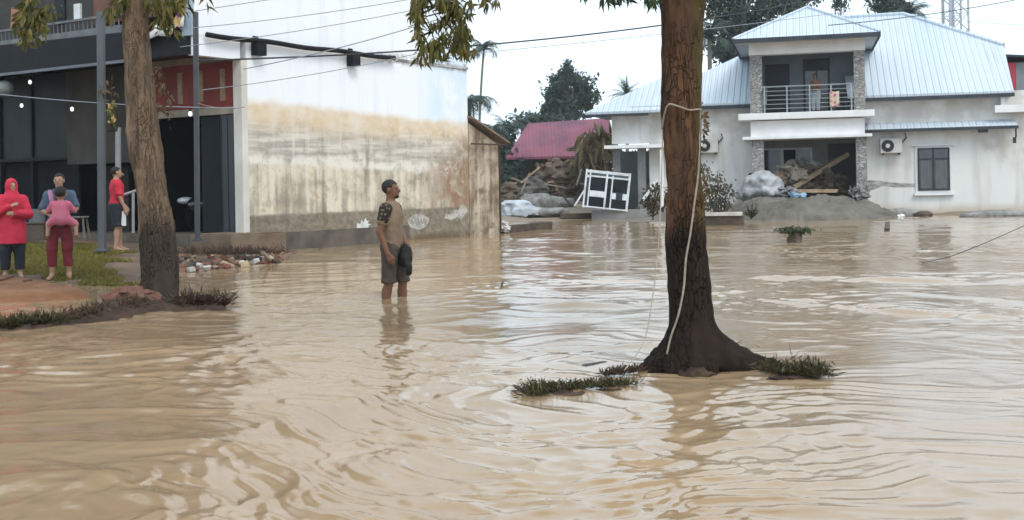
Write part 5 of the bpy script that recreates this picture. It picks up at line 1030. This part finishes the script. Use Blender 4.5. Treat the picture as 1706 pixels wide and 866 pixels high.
chunk('debris_lump', 'dark lump at the water edge below the broken plaster', P(1538, 357, 38), (.35, .2, .12), WOODD, 'debris', seed=195); chunk('debris_lump', 'small pale rock on the waterline before the house wall', P(1500, 361, 37.5), (.16, .1, .1), TRIMW, 'rock', seed=196)
chunk('mud_ridge', 'low grey mud ridge along the house wall at the right edge', P(1670, 358, 36.6), (1.7, .4, .16), GREYR, 'mud', seed=197, amp=.4); chunk('mud_ridge', 'low grey mud ridge by the right porch pillar', P(1490, 357, 38.3), (1.3, .4, .2), GREYR, 'mud', seed=198, amp=.4)

# ================================================================== PEOPLE
def figure(label, loc, rotz, H, skin, outfit, pose, wide=1.0, hair=None, name='person', h=.0095, head_yaw=0.0, beard=False):
    s = H / 1.7; o = thing(name, label, 'person', loc, rotz)
    V3 = lambda a: np.array(a, float) * s
    lean = pose.get('lean', 0.0)
    def up(p): p = list(p); p[0] += lean * max(0, p[2] - .95); return V3(p)
    J = {}
    for sd, k in ((1, 'L'), (-1, 'R')):
        J['hip' + k] = V3((0, .088 * sd, .90)); fx_, fy_, fz_ = pose.get('foot' + k, (0, .1 * sd, 0)); J['ank' + k] = V3((fx_, fy_, .085 + fz_))
        kb = pose.get('knee' + k, .03); J['kn' + k] = (J['hip' + k] + J['ank' + k]) / 2 + V3((kb, .005 * sd, .02)); J['toe' + k] = J['ank' + k] + V3((.15, .03 * sd, -.055 + (-.0)))
        J['sh' + k] = up((0, .168 * sd * wide, 1.362)); J['el' + k] = up(pose.get('el' + k, (-.02, .235 * sd * wide, 1.11))); J['wr' + k] = up(pose.get('wr' + k, (.06, .24 * sd * wide, .87)))
    mx = np.max(np.abs(np.array(list(J.values()))[:, :2]), axis=0) + .3; lo = (-mx[0], -mx[1], -.02); hi = (mx[0], mx[1], H + .06)
    hc = up((.015, 0, 1.592)); cy, sy = math.cos(head_yaw), math.sin(head_yaw)
    def hd(p): p = V3(p); return hc + np.array((p[0] * cy - p[1] * sy, p[0] * sy + p[1] * cy, p[2]))
    f = Field(lo, hi, h); R = lambda x: x * s
    for k in 'LR':
        f.cap(J['hip' + k], J['kn' + k], R(.084 * wide), R(.054), .03); f.cap(J['kn' + k], J['ank' + k], R(.052), R(.037), .02); cm = J['kn' + k] * .68 + J['ank' + k] * .32 + V3((-.018, 0, 0)); f.ell(cm, V3((.05, .047, .10)), .03)
        f.cap(J['ank' + k], J['toe' + k], R(.036), R(.026), .02); f.cap(J['ank' + k] + V3((-.03, 0, -.05)), J['toe' + k], R(.03), R(.024), .02)
    def torso(f, g, top=True):
        f.ell(up((-.005, 0, .93)), V3((.115 * wide, .16 * wide, .13)) + g, .05); f.ell(up((.012, 0, 1.08)), V3((.105 * wide, .142 * wide, .15)) + g, .06); f.ell(up((.01, 0, 1.265)), V3((.112 * wide, .162 * wide, .165)) + g, .06)
        [f.cap(up((-.005, 0, 1.385)), J[q_] + V3((0, -.012 * s_, -.022)), R(.066) + g, R(.052) + g, .05) for q_, s_ in (('shL', 1), ('shR', -1))]
    torso(f, 0); f.cap(up((-.005, 0, 1.38)), up((.012, 0, 1.53)), R(.058), R(.05), .03)
    # head: skull, jaw, brow, nose, lips, chin, ears
    for c, r_, kk in (((-.012, 0, .022), (.093, .074, .088), .02), ((.032, 0, -.038), (.058, .056, .068), .03)): f.ell(hd(c), V3(r_), kk)
    f.cap(hd((.074, -.03, .022)), hd((.074, .03, .022)), R(.012), None, .012); f.cap(hd((.082, 0, .012)), hd((.106, 0, -.018)), R(.010), R(.015), .01); f.cap(hd((.084, -.018, -.052)), hd((.084, .018, -.052)), R(.011), None, .008); f.ell(hd((.068, 0, -.09)), V3((.022, .024, .018)), .012)
    for sd in (-1, 1): f.ell(hd((-.005, .076 * sd, -.008)), V3((.02, .011, .032)), .006)
    for sd, k in ((1, 'L'), (-1, 'R')):
        f.cap(J['sh' + k], J['el' + k], R(.050), R(.039), .025); f.cap(J['el' + k], J['wr' + k], R(.039), R(.027), .015)
        d = J['wr' + k] - J['el' + k]; d = d / np.linalg.norm(d); w = np.cross(d, (0, sd, .12)); w /= np.linalg.norm(w) + 1e-9; nrm = np.cross(d, w) * (1 if k == 'L' else 1); nrm *= -sd * np.sign(nrm[1] or 1)
        W = J['wr' + k]
        for i in range(4):
            b = W + d * R(.085 - .006 * abs(i - 1.3)) + w * R((i - 1.5) * .019); f.cap(W + w * R((i - 1.5) * .010), b, R(.016), R(.0125), .008)
            l = (.040, .046, .043, .034)[i]; p1 = b + d * R(l * .95) + nrm * R(.012); p2 = p1 + d * R(l * .55) + nrm * R(.024); f.cap(b, p1, R(.0100), R(.0090), .002); f.cap(p1, p2, R(.0090), R(.0078), .002)
        t0 = W + d * R(.02) - w * R(.018); t1 = W + d * R(.06) - w * R(.045) + nrm * R(.012); t2 = t1 + d * R(.034) - w * R(.002) + nrm * R(.012); f.cap(t0, t1, R(.014), R(.011), .008); f.cap(t1, t2, R(.011), R(.0085), .003)
    f.build('body', skin, o)
    for sd in (-1, 1):
        q = MB(); c = Vector(hd((.077, .03 * sd, .006))); q.tube([c - Vector((.006, 0, 0)), c + Vector((.005, 0, 0))], R(.011), 8); q.build('eye', EYE, o, smooth=True)
    for it in outfit:
        g = it.get('g', .012); f = Field(lo, hi, h); ty = it['t']
        if ty == 'shirt':
            torso(f, g); fr = it.get('sleeve', .6); f.cap(up((-.005, 0, 1.40)), up((0, 0, 1.44)), R(.062), R(.058), .02)
            for k in 'LR':
                e = J['sh' + k] + (J['el' + k] - J['sh' + k]) * min(1, fr); f.cap(J['sh' + k], e, R(.051) + g, R(.048) + g * 1.3, .03)
                if fr > 1: f.cap(e, J['el' + k] + (J['wr' + k] - J['el' + k]) * (fr - 1), R(.050) + g, R(.038) + g, .02)
            if it.get('skirt'): f.cap(up((0, 0, 1.0)), up((0, 0, it['hem'] / 1.0)), R(.15 * wide) + g, R(.185 * wide) + g, .08)
            hz_ = it['hem'] * s; nz = it.get('neck', 1.455) * s; X, Y, Z = f.grid(); f.d += (.007 * vn(X * 14, Y * 14, Z * 6, 7) + .007 * np.abs(vn(X * 9 + Z * 5, Y * 9 - Z * 4, Z * 13, 9)) + .004 * vn(X * 30, Y * 30, Z * 16, 10)) * (np.abs(f.d) < .06); f.clip(lambda X, Y, Z: np.maximum(hz_ - Z, Z - nz))
        elif ty == 'pants':
            f.ell(up((-.005, 0, .93)), V3((.118 * wide, .163 * wide, .13)) + g, .05)
            for k in 'LR': f.cap(J['hip' + k], J['kn' + k], R(.09 * wide) + g, R(.062) + g * it.get('flare', 1.2), .04); f.cap(J['kn' + k], J['ank' + k], R(.062) + g * it.get('flare', 1.2), R(.047) + g, .03)
            hz_ = it['hem'] * s; wz = it.get('waist', 1.0) * s; X, Y, Z = f.grid(); f.d += (.008 * vn(X * 12, Y * 12, Z * 5, 8) + .007 * np.abs(vn(X * 10 + Z * 3, Y * 10, Z * 14, 11))) * (np.abs(f.d) < .06); f.clip(lambda X, Y, Z: np.maximum(hz_ - Z, Z - wz))
        elif ty == 'sleeve':
            for k in it['sides']: e = J['sh' + k] + (J['el' + k] - J['sh' + k]) * it['frac']; f.cap(J['sh' + k], e, R(.070) + g, R(.060) + g, .02)
            f.clip(lambda X, Y, Z: it['y'] * s - np.abs(Y))
        elif ty == 'hair':
            f.ell(hd((-.016, 0, .028)), V3((.0975, .0805, .0895)), 0); X, Y, Z = f.grid(); f.d += .004 * vn(X * 60, Y * 60, Z * 60, 3) * (np.abs(f.d) < .05); c_ = hc
            if it.get('long'): f.ell(hd((-.06, 0, -.06)), V3((.06, .075, .12)), .03)
            if it.get('bun'): f.ell(hd((-.11, 0, .03)), V3((.045, .045, .045)), .02)
            bk = it.get('back', -.055)
            def hl_(X, Y, Z):
                x = ((X - c_[0]) * cy + (Y - c_[1]) * sy) / s; z = (Z - c_[2]) / s; return (np.minimum(.052 - z - .0 * x, np.inf) if False else np.where(x > .035, .058 - z, np.where(x > -.03, .018 - z, bk - z - (.2 if it.get('long') else 0)))) * s * .7
            f.clip(hl_)
        elif ty == 'hijab':
            f.ell(hd((-.012, 0, .015)), V3((.115, .098, .118)), 0); f.cap(hd((-.01, 0, -.06)), up((.005, 0, 1.40)), R(.09), R(.13), .05); f.ell(up((.01, 0, 1.33)), V3((.145, .19, .12)) , .06); c_ = hc
            f.clip(lambda X, Y, Z: -(np.sqrt((((X - c_[0]) * cy + (Y - c_[1]) * sy - .11 * s) / (.085 * s)) ** 2 + ((-(X - c_[0]) * sy + (Y - c_[1]) * cy) / (.056 * s)) ** 2 + ((Z - c_[2] + .005 * s) / (.082 * s)) ** 2) - 1) * .05)
            hz_ = it['hem'] * s; f.clip(lambda X, Y, Z: hz_ - Z)
        elif ty == 'beard':
            f.ell(hd((.066, 0, -.084)), V3((.032, .034, .026)), .01); f.cap(hd((.094, -.02, -.037)), hd((.094, .02, -.037)), R(.008), None, .005)
        f.build(it['n'], it['m'], o)
    return o, J
EYE = mat('eye_dark', (.02, .015, .012), None, 5, .3)
SK1 = mat('brown_skin', (.155, .068, .038), (.20, .095, .055), 7, .55); SK2 = mat('light_brown_skin', (.34, .19, .12), (.40, .24, .16), 7, .55)
HAIR = mat('black_hair', (.010, .009, .009), (.02, .018, .017), 30, .6, .4, 60)
# wading man
mp_ = G(655, 497); mz = -.31
TAN = mat('wet_tan_shirt', (.16, .105, .068), (.25, .18, .12), 4, .75, .3, 14); SHORTS = mat('wet_brown_shorts', (.048, .037, .028), (.08, .063, .048), 4, .8, .3, 12)
t = NT('patterned_sleeve'); vv = t.vor(26, t.tc.outputs['Object']); t.done(t.ramp(vv.outputs['Distance'], [(.3, (.17, .125, .07)), (.42, (.025, .018, .015))]), .8); SLV = t.m
man, J = figure('man wading knee deep in tan shirt and long brown shorts facing right', (mp_.x, mp_.y, mz), -.22, 1.69, SK1,
    [dict(t='shirt', n='shirt', m=TAN, hem=.86, sleeve=.55, g=.014), *[dict(t='sleeve', n='sleeve', m=SLV, sides=q_, frac=.42, y=.135, g=.010) for q_ in 'LR'], dict(t='pants', n='shorts', m=SHORTS, hem=.50, waist=.99, g=.012, flare=2.0), dict(t='hair', n='hair', m=HAIR), dict(t='beard', n='beard', m=HAIR)],
    dict(footL=(.09, .11, 0), footR=(-.09, -.09, 0), kneeL=.04, kneeR=.03, elR=(-.07, -.225, 1.10), wrR=(.02, -.215, .85), elL=(.03, .22, 1.10), wrL=(.17, .08, .88), lean=-.03), 1.0, h=.0085, head_yaw=.05)
bd = thing('cloth_bundle', 'black cloth bundle held by the wading man against his thigh', 'bundle', man.location + Matrix.Rotation(-.22, 3, 'Z') @ Vector((.165, .0, .80)))
f = Field((-.25, -.25, -.3), (.25, .25, .3), .012); f.ell((0, 0, -.02), (.085, .10, .13), .05); f.ell((.0, .02, .07), (.05, .08, .08), .05); f.cap((.04, -.06, -.1), (.03, -.07, -.19), .045, .035, .03); X, Y, Z = f.grid(); f.d += .022 * fbm(X * 9, Y * 9, Z * 6, seed=201); f.build('bundle', mat('black_cloth', (.012, .011, .011), (.028, .026, .025), 5, .85, .4, 18), bd)
# woman in red headscarf
def onyard(px, py):
    p = G(px, py, .05); z = yard_z(p.x, p.y); return G(px, py, max(0, z))
RED = mat('red_cloth', (.46, .018, .045), (.56, .035, .07), 3, .8, .3, 12); DKP = mat('dark_navy_trousers', (.014, .016, .022), (.028, .03, .038), 4, .85, .2, 12)
p = onyard(22, 464); figure('woman in bright red headscarf and red tunic with arms folded', (p.x, p.y, p.z), -1.15, 1.53, SK2,
    [dict(t='shirt', n='tunic', m=RED, hem=.60, sleeve=1.9, g=.024, skirt=True), dict(t='hijab', n='headscarf', m=RED, hem=1.16), dict(t='pants', n='trousers', m=DKP, hem=.16, g=.02, flare=1.6)],
    dict(footL=(.02, .11, 0), footR=(0, -.12, 0), elL=(.08, .26, 1.10), wrL=(.24, .05, 1.12), elR=(.08, -.26, 1.10), wrR=(.25, -.02, 1.24)), 1.08, h=.0105, head_yaw=.35)
# woman carrying a child
BLUE = mat('slate_blue_shirt', (.055, .085, .13), (.085, .12, .17), 3, .8, .3, 12); MAR = mat('maroon_trousers', (.13, .015, .022), (.20, .03, .035), 3, .85, .3, 12); PINK = mat('pink_cloth', (.52, .12, .19), (.60, .20, .26), 4, .85, .3, 12)
p = onyard(101, 466); wa = -1.35
mum, J = figure('woman in slate blue shirt and maroon trousers carrying a small child', (p.x, p.y, p.z), wa, 1.60, SK2,
    [dict(t='shirt', n='shirt', m=BLUE, hem=.84, sleeve=.8, g=.022), dict(t='pants', n='trousers', m=MAR, hem=.22, g=.012, flare=1.6), dict(t='hair', n='hair', m=HAIR, back=-.08, bun=True)],
    dict(footL=(.0, .13, 0), footR=(.02, -.12, 0), elR=(.02, -.25, 1.12), wrR=(.22, -.08, 1.03), elL=(.05, .26, 1.14), wrL=(.24, .14, 1.06), lean=-.06), 1.02, h=.0105, head_yaw=-.1)
# the child: clings to her front, back to the camera
kid = thing('person', 'small child in pink clothes carried by the woman in blue, back turned', 'person', mum.location + Matrix.Rotation(wa, 3, 'Z') @ Vector((.24, .06, .78)), wa + PI)
f = Field((-.4, -.4, -.2), (.4, .4, .75), .0095); f.ell((0, 0, .16), (.085, .10, .11), .04); f.ell((0, 0, .30), (.08, .105, .12), .04); f.cap((0, -.09, .36), (0, .09, .36), .04, None, .04); f.cap((0, 0, .38), (.01, 0, .46), .035, .035, .02); f.ell((0, 0, .525), (.088, .078, .09), .02); f.ell((.03, 0, .48), (.055, .055, .06), .02); f.cap((.082, 0, .51), (.095, 0, .495), .01, .012, .006)
for sd in (-1, 1):
    f.ell((0, .08 * sd, .505), (.014, .012, .024), .005); f.cap((0, .09 * sd, .13), (.10, .19 * sd, .06), .052, .04, .03); f.cap((.10, .19 * sd, .06), (.06, .2 * sd, -.10), .038, .026, .02); f.cap((.06, .2 * sd, -.10), (.12, .22 * sd, -.14), .022, .02, .015)
    f.cap((0, .11 * sd, .35), (.06, .19 * sd, .25), .032, .026, .02); f.cap((.06, .19 * sd, .25), (.15, .15 * sd, .30), .026, .02, .015)
    for i in range(4): a = (.17, .15 * sd - .0, .305 + .011 * (i - 1.5)); f.cap((.15, .15 * sd, .30), a, .012, .008, .006); f.cap(a, (.195, .13 * sd, .30 + .012 * (i - 1.5)), .0075, .006, .002)
    f.cap((.15, .15 * sd, .30), (.165, .145 * sd, .335), .009, .007, .004)
f.build('body', SK2, kid)
f = Field((-.4, -.4, -.2), (.4, .4, .75), .0105); f.ell((0, 0, .17), (.105, .125, .13), .04); f.ell((0, 0, .29), (.10, .125, .13), .04); f.cap((0, -.1, .36), (0, .1, .36), .052, None, .04)
for sd in (-1, 1): f.cap((0, .11 * sd, .35), (.05, .175 * sd, .27), .046, .042, .02); f.cap((0, .09 * sd, .13), (.08, .17 * sd, .075), .068, .055, .03)
f.clip(lambda X, Y, Z: Z - .415); f.build('pink_suit', PINK, kid)
f = Field((-.2, -.2, .3), (.2, .2, .75), .0105); f.ell((-.008, 0, .54), (.096, .086, .092), 0); f.clip(lambda X, Y, Z: np.where(X > .04, .57 - Z, np.where(X > -.02, .52 - Z, .46 - Z)) * .7); f.build('hair', HAIR, kid)
# carrying sling
m = MB(); Rm = Matrix.Rotation(wa, 3, 'Z')
sp = [(-.02, -.135, 1.335), (.09, -.11, 1.30), (.165, -.07, 1.2), (.19, -.03, 1.08)]; m.tube([Vector(q) for q in sp], [.03, .036, .04, .035], 7); sl_ = m.build('carrying_sling', mat('mauve_sling', (.34, .15, .24), (.4, .2, .3), 5), None, smooth=True); sl_.location = mum.location; sl_.rotation_euler = (0, 0, wa); tag(sl_, 'mauve carrying sling running over the shoulder of the woman in blue', 'sling')
# man in the red shirt
p = P(195, 403, 20.6); p.z = yard_z(p.x, p.y)
CRIM = mat('crimson_shirt', (.42, .015, .035), (.50, .03, .05), 3, .8, .25, 12); WST = mat('white_side_panel', (.66, .67, .68), (.55, .56, .57), 5, .8)
rm, J = figure('man in crimson shirt and dark shorts with a white side panel, facing away right', p, .55, 1.62, SK2,
    [dict(t='shirt', n='shirt', m=CRIM, hem=.82, sleeve=.75, g=.022), dict(t='pants', n='shorts', m=DKP, hem=.52, waist=.98, g=.028, flare=2.0), dict(t='hair', n='hair', m=HAIR, back=-.06)],
    dict(footL=(.08, .10, 0), footR=(-.05, -.10, 0), elR=(.02, -.235, 1.11), wrR=(.11, -.23, .87), elL=(.06, .24, 1.12), wrL=(.2, .24, .93)), 1.05, h=.0105)
q = MB(); q.slab([(.06, -.218, .78), (.135, -.195, .78), (.135, -.18, .50), (.04, -.205, .50)], (.0, .02, 0)); q.build('white_panel', WST, rm)
# person on the balcony
bp = at_h(-1.72, -.45, 3.82); figure('shirtless person in pale trousers standing at the balcony rail', bp, HA - PI / 2 - .4, 1.45, SK1,
    [dict(t='pants', n='trousers', m=mat('pale_trousers', (.36, .39, .41), (.3, .33, .35), 3, .8), hem=.12, g=.025), dict(t='hair', n='hair', m=HAIR, back=-.08)],
    dict(elR=(.05, -.27, 1.12), wrR=(.22, -.12, 1.0), elL=(.05, .27, 1.12), wrL=(.22, .12, 1.0), lean=.12), 1.05, h=.014)
# water disturbed round the wading man and the trunk is part of the water sheet

# ================================================================== HAZE: one closed box of even, thin damp air
hz = NT('damp_air'); hz.t.nodes.remove(hz.b); pv_ = hz.n('ShaderNodeVolumePrincipled'); pv_.inputs['Density'].default_value = .0006; pv_.inputs['Color'].default_value = (.90, .96, 1.0, 1); pv_.inputs['Anisotropy'].default_value = .1
hz.L(pv_.outputs[0], hz.out.inputs['Volume'])
q = MB(); q.box(-150, 150, -40, 180, -1.6, 20); ho = q.build('haze', hz.m); kind(ho, 'stuff')
